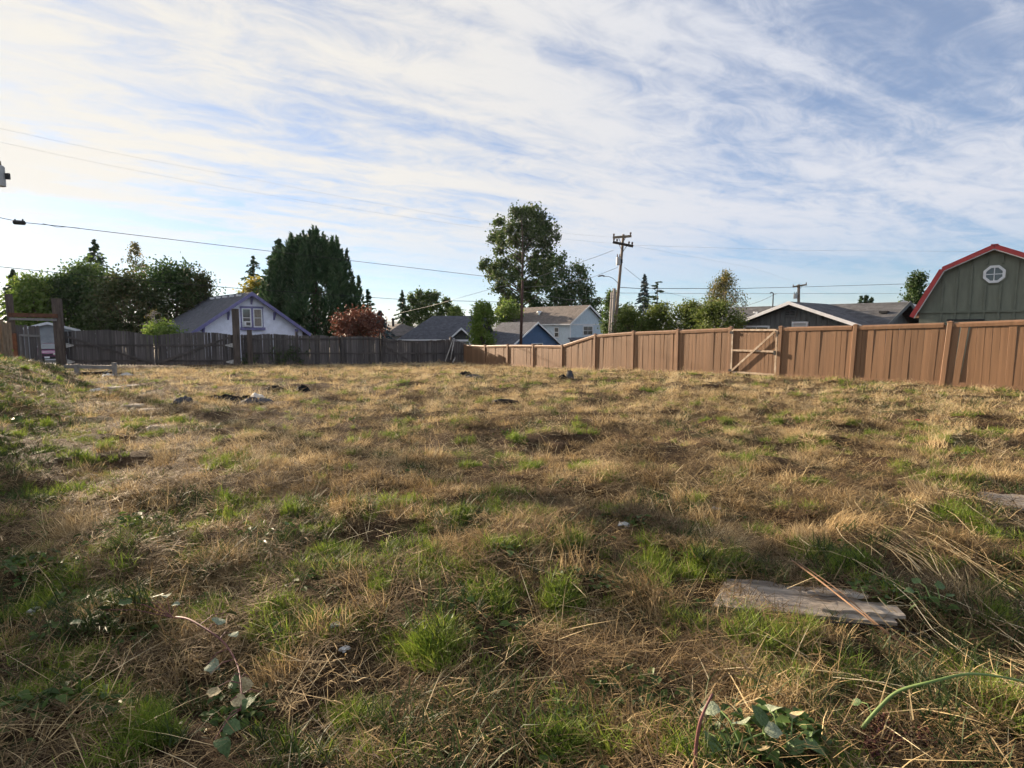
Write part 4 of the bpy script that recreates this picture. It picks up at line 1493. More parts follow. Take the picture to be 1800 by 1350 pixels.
leafmat('leaf_cottonwood', [(0.03, 0.055, 0.02), (0.065, 0.105, 0.032), (0.13, 0.17, 0.05)], .3)
leafmat('leaf_hedge', [(0.04, 0.065, 0.02), (0.11, 0.15, 0.035), (0.21, 0.23, 0.055)], .4)
leafmat('needle_dark', [(0.022, 0.046, 0.022), (0.045, 0.092, 0.038), (0.085, 0.14, 0.052)], .15)
leafmat('needle_blue', [(0.031, 0.050, 0.053), (0.054, 0.085, 0.090), (0.093, 0.132, 0.139)], .15)
leafmat('needle_mid', [(0.022, 0.040, 0.022), (0.043, 0.078, 0.034), (0.078, 0.121, 0.046)], .2)


def unit(n, g):
    v = g.normal(size=(n, 3))
    return v / np.linalg.norm(v, axis=1, keepdims=True)


def leaf_quads(C, size, g, U=None, aspect=.62):
    n = len(C)
    if U is None:
        U = unit(n, g)
    W = np.cross(U, unit(n, g))
    W /= np.linalg.norm(W, axis=1, keepdims=True) + 1e-9
    a = size[:, None]
    return np.stack([C - U * a * .5, C + W * a * aspect * .5 - U * a * .05, C + U * a * .5, C - W * a * aspect * .5 - U * a * .05], 1)


def prof_round(t):
    return np.sqrt(np.clip(1 - (2 * t - 1) ** 2, 0, 1)) * .92 + .08


def prof_dome(t):
    return np.clip(np.where(t < .35, .72 + .8 * t, np.sqrt(np.clip(1 - ((t - .35) / .65) ** 2, 0, 1))), .05, 1)


def prof_poplar(t):
    return np.clip(np.sin(np.pi * np.clip(t * .93 + .07, 0, 1)) ** .55, .05, 1)


def leafy_tree(name, label, px, top, wpx, Y, crown_base, leafm, nleaf, lsize, seed, cat='tree', prof=prof_round, nlobes=26, lobe=.24, depth=.85, bark='bark', group=None, gap=.0, trunk_r=None, lean=0.0, lobes_px=None, base=None):
    """crown from py top down to py crown_base, wpx wide, at depth Y"""
    g = np.random.default_rng(seed)
    T = at(px, top, Y)
    zb = zpix(crown_base, Y)
    gx, gy = T.x, Y
    gr = float(gz(gx, gy)) if base is None else base
    root = thing(name, label, cat, (gx, gy, gr - .05), 0, group)
    W = wpx / F * Y / .99
    H = T.z - zb
    z0 = zb - gr
    tr = trunk_r or max(.06, W * .028)
    # lobes
    if lobes_px:
        L_ = []
        for lx, ly, lr_ in lobes_px:
            q = at(lx, ly, Y)
            L_.append((q.x - gx, g.normal(0, W * .16), q.z - gr, lr_ / F * Y))
        Lb = np.array(L_)
    else:
        t = (np.arange(nlobes) + g.random(nlobes)) / nlobes
        ph = g.random(nlobes) * 6.283
        lr_ = lobe * W * g.uniform(.65, 1.15, nlobes)
        rr = np.maximum(prof(t) * W / 2 - lr_ * .75, 0) * np.sqrt(g.uniform(.15, 1, nlobes))
        lz = z0 + t * H
        lz = np.clip(lz, z0 + lr_ * .3, z0 + H - lr_ * .75)
        Lb = np.stack([rr * np.cos(ph) + lean * t * W, rr * np.sin(ph) * depth, lz, lr_], 1)
    nl = len(Lb)
    mb = MB()
    ztop = Lb[:, 2].max()
    zlow = max(.15 * z0, Lb[:, 2].min() - Lb[0, 3] * .6)
    wob = g.normal(0, tr * .8, (6, 2))
    sp = [(wob[k, 0] * (k > 0) + lean * W * .5 * max(0, k / 5 - .3), wob[k, 1] * (k > 0), (ztop * .93) * k / 5) for k in range(6)]
    mb.tube(sp, [tr * (1.25 - 1.1 * k / 5) for k in range(6)], 7)
    for x, y, z, r_ in Lb:
        f = np.clip((z - r_ * 1.1 - abs(x) * .5) / (ztop * .93), .12, .9)
        k = int(f * 5); fr = f * 5 - k
        a = np.array(sp[k]) * (1 - fr) + np.array(sp[min(k + 1, 5)]) * fr
        b = np.array((x, y, z))
        m_ = (a + b) / 2 + np.array((0, 0, -.06 * np.linalg.norm(b - a)))
        rt = tr * (1.1 - f) * .55 + .012
        mb.tube([a, m_, b, b + np.array((x * .05, y * .05, r_ * .5))], [rt, rt * .7, rt * .4, .008], 5, False)
    mb.build('trunk', bark, root, True)
    # leaves
    wgt = Lb[:, 3] ** 2.0
    pick = g.choice(nl, nleaf, p=wgt / wgt.sum())
    d = unit(nleaf, g)
    d[:, 2] = d[:, 2] * .9 + .05
    rad = g.uniform(.25, 1, nleaf) ** .55 * (1 + .18 * g.normal(size=nleaf))
    # twiggy clumps inside every lobe
    nc = nl * 14
    cd = unit(nc, g)
    cl = g.integers(0, 14, nleaf) + pick * 14
    dirn = d * .55 + cd[cl] * .75
    C = Lb[pick, :3] + dirn * (Lb[pick, 3] * rad)[:, None]
    if gap:
        nv = vnoise(C[:, 0] / (W * .09) + seed, C[:, 2] / (W * .09) + C[:, 1] / (W * .2))
        C_keep = nv > gap
        C, pick, cl = C[C_keep], pick[C_keep], cl[C_keep]
    C = C[C[:, 2] > .05]
    n = len(C)
    pick, cl = pick[:n], cl[:n]
    sz = lsize * g.uniform(.6, 1.35, n)
    lobev = g.random(nl); clv = g.random(nc)
    var = np.clip(.34 * lobev[pick] + .26 * clv[cl] + .4 * g.random(n), 0, 1)
    link('crown', soup('crown', leaf_quads(C, sz, g), 4, leafm, var), root)
    return root


def conifer(name, label, px, top, wpx, Y, base_py, leafm, seed, cat='tree', levels=26, per=7, sprays=16, droop=.35, taper=.85, ssize=None, group=None, tops=None, ragged=.25, base=None):
    """conical crown with whorled drooping branches; tops = [(px, py, width_px)] for several leaders in one crown"""
    g = np.random.default_rng(seed)
    T = at(px, top, Y)
    gr = float(gz(T.x, Y)) if base is None else base
    root = thing(name, label, cat, (T.x, Y, gr - .05), 0, group)
    leaders = tops or [(px, top, wpx)]
    mb = MB()
    Vs, vs = [], []
    for li, (lx, ly, lw) in enumerate(leaders):
        q = at(lx, ly, Y)
        bx = q.x - T.x
        by = g.normal(0, 1.0) if tops else 0
        zt = q.z - gr
        zb = max(.3, zpix(base_py, Y) - gr)
        Rm = lw / F * Y / 2
        mb.tube([(bx * .55, by * .5, 0), (bx * .9, by, zt * .5), (bx, by, zt)], [Rm * .07 + .05, Rm * .05 + .03, .015], 7)
        t = (np.arange(levels) + .5) / levels
        zl = zb + (zt - zb) * t
        rl = Rm * np.clip((1 - t) ** taper, 0.015, 1)
        nb = levels * per
        bz = np.repeat(zl, per) + g.normal(0, (zt - zb) / levels * .5, nb)
        br = np.repeat(rl, per) * g.uniform(1 - ragged * 1.6, 1 + ragged, nb)
        ph = g.random(nb) * 6.283
        s = g.uniform(.08, 1.0, (nb, sprays)) ** .8
        rr = br[:, None] * s
        side = g.normal(0, 1, (nb, sprays)) * br[:, None] * .16 * (1.1 - s)
        z = bz[:, None] - droop * br[:, None] * s ** 1.5 + .12 * br[:, None] * np.maximum(0, s - .7) + g.normal(0, .04, (nb, sprays)) * Rm * .5
        cx, sx = np.cos(ph)[:, None], np.sin(ph)[:, None]
        C = np.stack([bx + rr * cx - side * sx, by + rr * sx + side * cx, z], -1).reshape(-1, 3)
        U = np.stack([np.broadcast_to(cx, rr.shape), np.broadcast_to(sx, rr.shape), np.full_like(rr, -droop * .9)], -1).reshape(-1, 3) + g.normal(0, .45, (C.shape[0], 3))
        U /= np.linalg.norm(U, axis=1, keepdims=True)
        keep = C[:, 2] < zt
        C, U = C[keep], U[keep]
        sz = (ssize or Rm * .2) * g.uniform(.6, 1.3, len(C))
        Vs.append(leaf_quads(C, sz, g, U, .42))
        bv = np.repeat(g.random(nb), sprays)[keep]
        vs.append(np.clip(.5 * bv + .5 * g.random(len(C)), 0, 1))
        # a few bare branch stems
        for k in range(0, nb, 5):
            e = Vector((bx + br[k] * math.cos(ph[k]) * .8, by + br[k] * math.sin(ph[k]) * .8, bz[k] - droop * br[k] * .6))
            mb.tube([(bx, by, bz[k]), e], [.03, .008], 4, False)
    mb.build('trunk', 'bark', root, True)
    link('crown', soup('crown', np.concatenate(Vs), 4, leafm, np.concatenate(vs)), root)
    return root


def weeping(name, label, px, top, wpx, Y, base_py, leafm, seed, nbr=40, nl=60, bark='pale_bark', lsize=.16, cat='tree', length=.4):
    """birch-like tree: upright limbs, hanging strings of leaves"""
    g = np.random.default_rng(seed)
    T = at(px, top, Y)
    gr = float(gz(T.x, Y))
    root = thing(name, label, cat, (T.x, Y, gr - .05))
    W = wpx / F * Y / 2
    zt, zb = T.z - gr, zpix(base_py, Y) - gr
    mb = MB()
    mb.tube([(0, 0, 0), (.05, 0, zt * .5), (0, .05, zt * .97)], [W * .06 + .05, W * .04 + .03, .01], 7)
    Cs, vs = [], []
    for k in range(nbr):
        t = g.uniform(.0, 1) ** .8
        z = zb + (zt - zb) * t
        L_ = W * (1 - t) ** .55 * g.uniform(.45, 1.05) + .15
        ph = g.random() * 6.283
        up = L_ * g.uniform(.15, .7) * (1 if t < .85 else .3)
        up = min(up, max(.02, zt - z))
        a = np.array((0, 0, max(.2, z - up * .6)))
        b = np.array((L_ * .7 * math.cos(ph), L_ * .7 * math.sin(ph), z + up * .3))
        c = np.array((L_ * math.cos(ph), L_ * math.sin(ph), z + up * .1))
        e = c + np.array((L_ * .08 * math.cos(ph), L_ * .08 * math.sin(ph), -length * W * g.uniform(.5, 1.4)))
        mb.tube([a, b, c, e], [.03, .02, .012, .006], 4, False)
        f = g.random(nl)
        seg = np.where((f < .35)[:, None], a + (b - a) * (f / .35)[:, None], np.where((f < .55)[:, None], b + (c - b) * ((f - .35) / .2)[:, None], c + (e - c) * ((f - .55) / .45)[:, None]))
        Cs.append(seg + g.normal(0, .05 + .05 * W, (nl, 3)))
        vs.append(np.clip(.45 * g.random() + .55 * g.random(nl), 0, 1))
    C = np.concatenate(Cs); v = np.concatenate(vs)
    U = unit(len(C), g) * .7 + np.array((0, 0, -.8))
    U /= np.linalg.norm(U, axis=1, keepdims=True)
    mb.build('trunk', bark, root, True)
    link('crown', soup('crown', leaf_quads(C, lsize * g.uniform(.6, 1.3, len(C)), g, U, .6), 4, leafm, v), root)
    return root


GL = 'trees behind the weathered gates'
conifer('conifer_tree', 'narrow dark conifer behind the log fence at the sun-side edge', 22, 474, 95, 60, 590, 'needle_mid', 41, ssize=.42, sprays=24, group=GL)
leafy_tree('leafy_tree', 'yellow-green bushy tree beside the edge conifer', 58, 484, 110, 57, 595, 'leaf_bright', 8000, .30, 42, group=GL, prof=prof_dome)
leafy_tree('leafy_tree', 'dark mixed tree rising behind the gateway beam', 108, 482, 110, 59, 595, 'leaf_dark', 8500, .30, 43, group=GL, prof=prof_dome)
leafy_tree('leafy_tree', 'tall green tree with pointed top behind the tied gateway post', 152, 464, 150, 62, 598, 'leaf_mid', 13000, .31, 44, group=GL, prof=prof_dome, nlobes=34, lobe=.2)
conifer('fir_tree', 'small fir whose ragged top rises highest above the leafy trees', 165, 421, 84, 78, 520, 'needle_mid', 45, levels=18, per=7, sprays=22, droop=.25, ssize=.42, ragged=.4, group=GL)
weeping('birch_tree', 'thin wispy birch top against the warm sky', 236, 428, 62, 74, 520, 'leaf_birch', 46, 34, 45, lsize=.24, length=.5)
leafy_tree('leafy_tree', 'dusky reddish tree in the middle of the leafy row', 228, 480, 155, 56, 598, 'leaf_maple', 12000, .29, 47, group=GL, prof=prof_dome, nlobes=32, lobe=.2)
leafy_tree('leafy_tree', 'rounded dark maple beside the lilac house roof', 308, 464, 150, 58, 598, 'leaf_dark', 13000, .29, 48, group=GL, prof=prof_round, nlobes=34, lobe=.2)
leafy_tree('leafy_tree', 'reddish-topped young maple closest to the lilac roof', 350, 476, 78, 57, 595, 'leaf_maple', 5200, .27, 49, group=GL, prof=prof_dome, gap=.3)
leafy_tree('shrub', 'bright green shrub behind the arched gate before the lilac house', 282, 566, 78, 41, 600, 'leaf_bright', 3600, .16, 50, 'shrub', prof_dome, 16, .26)
weeping('twiggy_shrub', 'bare grey twiggy shrub above the bright green shrub', 270, 545, 62, 42, 592, 'leaf_birch', 51, 36, 3, 'pole_wood_grey', .1, 'shrub', .12)
leafy_tree('leafy_tree', 'golden yellow tree showing above the lilac house ridge', 450, 489, 74, 82, 560, 'leaf_yellow', 3600, .36, 52, prof=prof_dome)
conifer('fir_tree', 'small sparse fir above the golden tree', 445, 450, 84, 92, 540, 'needle_mid', 53, levels=18, per=6, sprays=22, droop=.2, ssize=.45, ragged=.4)
conifer('fir_tree', 'pointed fir on the shoulder of the broad evergreen', 490, 419, 130, 74, 590, 'needle_dark', 54, levels=28, per=8, sprays=24, droop=.15, ssize=.5, ragged=.35)


def evergreen_mass(name, label, outline, Y, leafm, n, size, seed):
    """one broad crown of upswept sprays; outline = (py, left px, right px) rows"""
    g = np.random.default_rng(seed)
    rows = np.array(outline, float)
    cx = (rows[-1, 1] + rows[-1, 2]) / 2
    base = at(cx, rows[-1, 0], Y)
    gr = float(gz(base.x, Y))
    root = thing(name, label, 'tree', (base.x, Y, gr - .05))
    py = rows[0, 0] + (rows[-1, 0] - rows[0, 0]) * g.random(n) ** .8
    hw = np.interp(py, rows[:, 0], (rows[:, 2] - rows[:, 1]) / 2) / F * Y
    mid = (np.interp(py, rows[:, 0], (rows[:, 1] + rows[:, 2]) / 2) - 900) / F * Y - base.x
    z = np.array([zpix(v, Y) for v in np.linspace(rows[0, 0], rows[-1, 0], 200)])
    z = np.interp(py, np.linspace(rows[0, 0], rows[-1, 0], 200), z) - gr
    ph = g.random(n) * 6.283
    # separate leaders: upright ridges with hollows between them
    rid = vnoise(ph * 1.75 + seed, z * .18) * .6 + vnoise(ph * 4.5 + 3, z * .7) * .4
    rad = hw * (.64 + .42 * (rid - .3)) * g.uniform(.55, 1.0, n) ** .35
    C = np.stack([mid + rad * np.cos(ph), rad * np.sin(ph) * .85, z + (rid - .5) * 1.6 * np.clip(hw, 0, 1.5)], 1)
    tips = g.random(n) < .05
    C[tips, 2] += g.uniform(.1, .7, tips.sum())
    U = np.stack([np.cos(ph) * .75, np.sin(ph) * .75, np.full(n, .75)], 1) + g.normal(0, .38, (n, 3))
    U /= np.linalg.norm(U, axis=1, keepdims=True)
    # pointed leaders standing out of the mass
    zr = np.array([zpix(v, Y) - gr for v in rows[:, 0]])
    for li in range(46):
        r0 = g.uniform(.0, 1) ** .6
        p_ = g.random() * 6.283
        hwm = (rows[-1, 2] - rows[-1, 1]) / 2 / F * Y
        wr = r0 * .96
        # height where the outline has this half width
        ztop = np.interp(wr, ((rows[:, 2] - rows[:, 1]) / 2 / F * Y) / hwm, zr) + g.uniform(.1, 1.5)
        m_ = 520
        t = g.random(m_) ** .7
        hh = min(5.0, ztop * .6)
        rc = (.04 + .95 * t ** 1.1) * g.uniform(.6, 1.1, m_)
        a_ = g.random(m_) * 6.283
        lc = np.stack([wr * hwm * .92 * math.cos(p_) + rc * np.cos(a_), wr * hwm * .8 * math.sin(p_) + rc * np.sin(a_), ztop - hh * t], 1)
        lu = np.stack([np.cos(a_) * .6, np.sin(a_) * .6, np.full(m_, .8)], 1) + g.normal(0, .3, (m_, 3))
        C = np.concatenate([C, lc]); U = np.concatenate([U, lu / np.linalg.norm(lu, axis=1, keepdims=True)])
    k = C[:, 2] > .1
    C, U = C[k], U[k]
    mb = MB().tube([(0, 0, 0), (0, 0, z.max() * .5), (0, 0, z.max() * .9)], [.5, .35, .05], 9)
    for a_ in range(40):
        zz = z.max() * g.uniform(.1, .85); p_ = g.random() * 6.28
        r_ = np.interp(zz, [0, z.max()], [hw.max(), .5]) * .75
        mb.tube([(0, 0, zz), (r_ * math.cos(p_), r_ * math.sin(p_) * .85, zz + r_ * .25)], [.06, .015], 5, False)
    mb.build('trunk', 'bark', root, True)
    var = np.clip(.45 * vnoise(C[:, 0] * .9, C[:, 2] * .5) + .55 * g.random(len(C)), 0, 1)
    link('crown', soup('crown', leaf_quads(C, size * g.uniform(.6, 1.4, len(C)), g, U, .36), 4, leafm, var), root)


evergreen_mass('broad_evergreen', 'broad dark evergreen with many pointed tops behind the lilac house',
               [(418, 520, 588), (426, 506, 604), (440, 493, 618), (458, 483, 630), (480, 474, 640), (505, 467, 647), (530, 461, 653), (555, 457, 656), (580, 454, 658), (612, 454, 660)], 66, 'needle_dark', 20000, .5, 55)
conifer('fir_tree', 'ragged little fir at the right flank of the broad evergreen', 646, 508, 50, 63, 600, 'needle_dark', 59, levels=18, per=6, sprays=20, droop=.0, ssize=.35, ragged=.5)
leafy_tree('red_tree', 'small tree with rusty red autumn leaves behind the dark fence', 634, 544, 124, 45, 604, 'leaf_red', 7500, .19, 56, prof=prof_dome, nlobes=40, lobe=.14, gap=.2)
conifer('spruce_tree', 'blue-grey spruce peeking over the red tree', 668, 546, 62, 62, 600, 'needle_blue', 57, levels=16, ssize=.45)
conifer('conifer_tree', 'slender pointed conifer standing alone past the red tree', 707, 510, 40, 112, 585, 'needle_dark', 58, levels=24, per=7, sprays=20, droop=.3, ssize=.48, ragged=.35)
for k, (px, tp, w) in enumerate(((722, 518, 26), (736, 507, 30), (752, 511, 30), (768, 512, 32), (784, 524, 28))):
    leafy_tree('poplar_tree', ('leftmost poplar of the clump beyond the grey roofs', 'tallest poplar of the clump beyond the grey roofs', 'middle poplar of the clump beyond the grey roofs', 'broad poplar second from the right in the far clump', 'rightmost poplar of the clump beyond the grey roofs')[k],
               px, tp, w, 112 + k * .8, 580, 'leaf_mid', 2600, .42, 60 + k, prof=prof_poplar, nlobes=18, lobe=.3, group='poplars beyond the grey roofs')
leafy_tree('leafy_tree', 'low green treetop between the poplars and the porch house roof', 800, 538, 36, 104, 575, 'leaf_bright', 1800, .40, 66, prof=prof_dome)
leafy_tree('young_tree', 'light green young tree right behind the fence corner', 848, 529, 66, 44, 612, 'leaf_bright', 5200, .19, 67, prof=prof_dome, nlobes=26, lobe=.2)
leafy_tree('cottonwood', 'tall airy cottonwood towering over the blue roofs', 920, 349, 145, 112, 560, 'leaf_cottonwood', 26000, .50, 68, bark='bark', gap=.12, trunk_r=.42,
           lobes_px=[(925, 362, 14), (912, 374, 18), (938, 376, 20), (955, 388, 17), (898, 392, 20), (922, 396, 22), (945, 404, 22), (968, 404, 16), (876, 398, 12), (874, 412, 14), (866, 418, 11), (884, 428, 15), (905, 418, 18), (930, 424, 16), (958, 428, 20), (975, 420, 11),
                     (880, 444, 13), (912, 446, 15), (938, 450, 18), (962, 452, 18), (855, 462, 11), (866, 468, 15), (888, 464, 18), (908, 472, 16), (935, 474, 16), (958, 476, 18), (878, 486, 14), (900, 494, 14), (930, 500, 12), (878, 506, 10), (892, 518, 12), (886, 534, 11), (908, 528, 10), (848, 470, 8), (915, 500, 12), (945, 498, 15), (925, 520, 12), (940, 540, 14), (900, 548, 12), (880, 552, 10), (960, 500, 16), (865, 482, 15), (880, 505, 16), (896, 524, 15), (906, 546, 15), (882, 540, 13), (926, 506, 15), (936, 530, 15), (916, 556, 14), (946, 556, 16)])
leafy_tree('leafy_tree', 'dense dark tree leaning out right of the cottonwood', 1004, 443, 112, 106, 575, 'leaf_dark', 9500, .46, 69, prof=prof_dome, nlobes=36, lobe=.2,
           lobes_px=[(978, 462, 18), (990, 456, 14), (968, 485, 22), (992, 485, 22), (1012, 480, 18), (1024, 490, 16), (985, 508, 26), (1012, 508, 24), (1032, 512, 15), (968, 516, 24), (1000, 530, 28), (1028, 532, 22), (1048, 528, 13), (975, 545, 26), (1040, 545, 20), (1056, 552, 12), (950, 540, 18)])
leafy_tree('leafy_tree', 'olive treetop below the cottonwood over the blue roof', 893, 530, 62, 98, 570, 'leaf_bright', 2600, .40, 70, prof=prof_dome)
leafy_tree('leafy_tree', 'dark tree behind the short pole stubs', 1074, 509, 46, 74, 590, 'leaf_mid', 3600, .30, 71, prof=prof_dome)
leafy_tree('leafy_tree', 'low dark treetop right of the tall utility pole', 1102, 535, 52, 76, 590, 'leaf_dark', 3000, .30, 72, prof=prof_dome)
conifer('spruce_tree', 'slim pointed spruce right of the tall utility pole', 1133, 482, 46, 84, 590, 'needle_blue', 73, levels=28, per=7, sprays=20, droop=.3, ssize=.4, taper=.65)
conifer('pine_tree', 'ragged open pine beside the slim spruce', 1156, 495, 58, 82, 590, 'needle_mid', 74, levels=14, per=5, sprays=26, droop=.05, ssize=.36, taper=.4, ragged=.6)
leafy_tree('hedge_bush', 'sunlit green bush behind the brown fence nearest the tall pole', 1112, 541, 90, 37, 612, 'leaf_hedge', 6500, .13, 75, 'bush', prof_dome, 24, .2)
leafy_tree('hedge_bush', 'feathery green bush behind the brown fence below the pines', 1160, 533, 90, 36, 612, 'leaf_hedge', 7500, .13, 76, 'bush', prof_dome, 24, .2)
leafy_tree('hedge_bush', 'bush with a few dark red leaves behind the brown fence', 1212, 530, 90, 34.5, 612, 'leaf_hedge', 7500, .13, 77, 'bush', prof_dome, 26, .2)
leafy_tree('hedge_bush', 'large leafy bush against the charcoal house gable', 1264, 528, 118, 31.5, 612, 'leaf_hedge', 9500, .12, 78, 'bush', prof_dome, 30, .19)
leafy_tree('red_bush', 'dark red treetop peeking over the green bushes', 1222, 534, 46, 42, 570, 'leaf_red', 1500, .16, 79, 'bush', prof_dome, 14, .2)
weeping('birch_tree', 'weeping birch with yellowing strands left of the charcoal house', 1275, 480, 112, 46, 575, 'leaf_birch', 80, 75, 95, lsize=.13, length=.75)
for k, (px, tp) in enumerate(((1514, 520), (1523, 519), (1532, 522))):
    conifer('cypress', ('left tip of three small cypresses over the charcoal roof', 'middle tip of three small cypresses over the charcoal roof', 'right tip of three small cypresses over the charcoal roof')[k], px, tp, 15, 84, 600, 'needle_dark', 81 + k, levels=30, per=7, sprays=12, droop=-.3, taper=.35, ssize=.4, group='small cypresses over the charcoal roof')
leafy_tree('evergreen_tree', 'rounded conical evergreen between charcoal roof and barn', 1612, 479, 60, 62, 600, 'leaf_dark', 8000, .26, 85, prof=lambda t: np.clip((1.02 - t) ** .6, .1, 1), nlobes=26, lobe=.26)
# unseen bushes added on the bank to shade the near corner of the field
for k, (x, y, h, w) in enumerate(((-9.4, 8.4, 3.3, 2.8), (-10.6, 6.2, 3.2, 3.0), (-7.6, 6.3, 2.8, 2.4), (-13.0, 10.6, 3.2, 3.2))):
    g0 = float(gz(x, y))
    pp = 900 + F * x / y
    nm = 'bramble_bush' if k < 4 else 'airy_tree'
    leafy_tree(nm, ('dense unseen bramble bush added for shade, first beyond the picture edge', 'tall unseen bramble bush added for shade, farthest back on the bank', 'low unseen bramble bush added for shade, nearest the field corner', 'wide unseen bramble bush added for shade, highest on the bank', 'airy young tree beside the log fence beyond the picture edge')[k], pp, 578 - (g0 + h - CAMZ) / y * F, w / y * F, y, 578 - (g0 + (.1 if k < 4 else 2.2) - CAMZ) / y * F, 'leaf_mid', 6000, .09 if k < 4 else .16, 90 + k, 'bush' if k < 4 else 'tree', prof_dome, 26, .2, group='unseen shade bushes on the bank' if k < 4 else None, gap=0 if k < 4 else .35)


def ivy(px, py0, py1, wpx, label, n, seed):
    """creeper growing on the dark fence"""
    g = np.random.default_rng(seed)
    q = fline(px)
    zb, zt = zpix(py1, q.y), zpix(py0, q.y)
    root = thing('ivy', label, 'creeper', (q.x, q.y, zb))
    W = wpx / F * q.y
    ex = np.array((math.cos(fa), math.sin(fa), 0)); nn = np.array(FN)
    mb = MB(); Cs = []
    for k in range(7):
        x0 = g.normal(0, W * .12); x1 = x0 + g.normal(0, W * .35); zz = (zt - zb) * g.uniform(.5, 1)
        a_, b_ = ex * x0 + nn * .12, ex * x1 + nn * .12 + np.array((0, 0, zz))
        m_ = (a_ + b_) / 2 + ex * g.normal(0, .12) + nn * .03
        mb.tube([a_, m_, b_], [.012, .009, .004], 5)
        t = g.random(n)[:, None]
        Cs.append(a_ + (b_ - a_) * t + (m_ - (a_ + b_) / 2) * 4 * t * (1 - t) + g.normal(0, .07, (n, 3)) + nn * .04)
    mb.build('stem', 'bark', root)
    C = np.concatenate(Cs)
    link('leaves', soup('leaves', leaf_quads(C, g.uniform(.05, .11, len(C)), g, None, .8), 4, 'leaf_dark', g.random(len(C))), root)['kind'] = 'stuff'


ivy(496, 594, 640, 46, 'dark creeper climbing the fence below the lilac gable', 42, 1)
ivy(532, 606, 640, 30, 'small creeper beside the fence post right of the lilac gable', 36, 2)
ivy(432, 618, 641, 26, 'creeper at the foot of the tall square post', 30, 3)
# ------------------------------------------------------------------ grass: tuft shapes scattered with geometry nodes
leafmat('straw', [(0.05, 0.033, 0.017), (0.19, 0.126, 0.058), (0.42, 0.30, 0.142), (0.68, 0.525, 0.285), (0.82, 0.71, 0.47)], .3, .75, 0, .75)
leafmat('straw_dark', [(0.03, 0.02, 0.012), (0.10, 0.066, 0.034), (0.23, 0.157, 0.078), (0.42, 0.32, 0.18)], .2, .8, 0, .4)
leafmat('grass_green', [(0.045, 0.08, 0.012), (0.11, 0.175, 0.022), (0.19, 0.265, 0.034), (0.31, 0.34, 0.065), (0.40, 0.33, 0.14)], .4, .55)
leafmat('grass_deep', [(0.018, 0.032, 0.010), (0.04, 0.065, 0.016), (0.075, 0.10, 0.024)], .35, .6)
leafmat('weed_leaf', [(0.03, 0.055, 0.014), (0.06, 0.11, 0.022), (0.11, 0.17, 0.04)], .3, .5)


def blades(n, radius, ln, wid, lean0, lean1, g, zj=.0, cluster=0, heading=None, hspread=3.2):
    """n ribbons of two segments: (n,5,3)"""
    r_ = radius * np.sqrt(g.random(n))
    a = g.random(n) * 6.283
    bx, by = r_ * np.cos(a), r_ * np.sin(a)
    if cluster:
        cx, cy = g.normal(0, radius * .6, (2, cluster))
        k = g.integers(0, cluster, n)
        bx, by = cx[k] + g.normal(0, radius * .12, n), cy[k] + g.normal(0, radius * .12, n)
    bz = g.random(n) * zj
    hd = g.random(n) * 6.283 if heading is None else heading + g.normal(0, hspread, n)
    L_ = g.uniform(ln[0], ln[1], n)
    t0 = g.uniform(lean0[0], lean0[1], n)
    t1 = t0 + g.uniform(lean1[0], lean1[1], n)
    dx, dy = np.cos(hd), np.sin(hd)
    w = wid * g.uniform(.6, 1.3, n)
    tw = hd + 1.5708 + g.normal(0, .6, n)
    wx, wy = np.cos(tw) * w / 2, np.sin(tw) * w / 2
    mx, my, mz = bx + L_ * .5 * np.sin(t0) * dx, by + L_ * .5 * np.sin(t0) * dy, bz + L_ * .5 * np.cos(t0)
    ex, ey, ez = mx + L_ * .5 * np.sin(t1) * dx, my + L_ * .5 * np.sin(t1) * dy, mz + L_ * .5 * np.cos(t1)
    ez = np.maximum(ez, -.02)
    S = lambda *c: np.stack(c, -1)
    return np.stack([S(bx - wx, by - wy, bz), S(bx + wx, by + wy, bz), S(mx + wx * .8, my + wy * .8, mz), S(mx - wx * .8, my - wy * .8, mz), S(ex, ey, ez)], 1)


BI = [(0, 1, 2, 3), (3, 2, 4)]


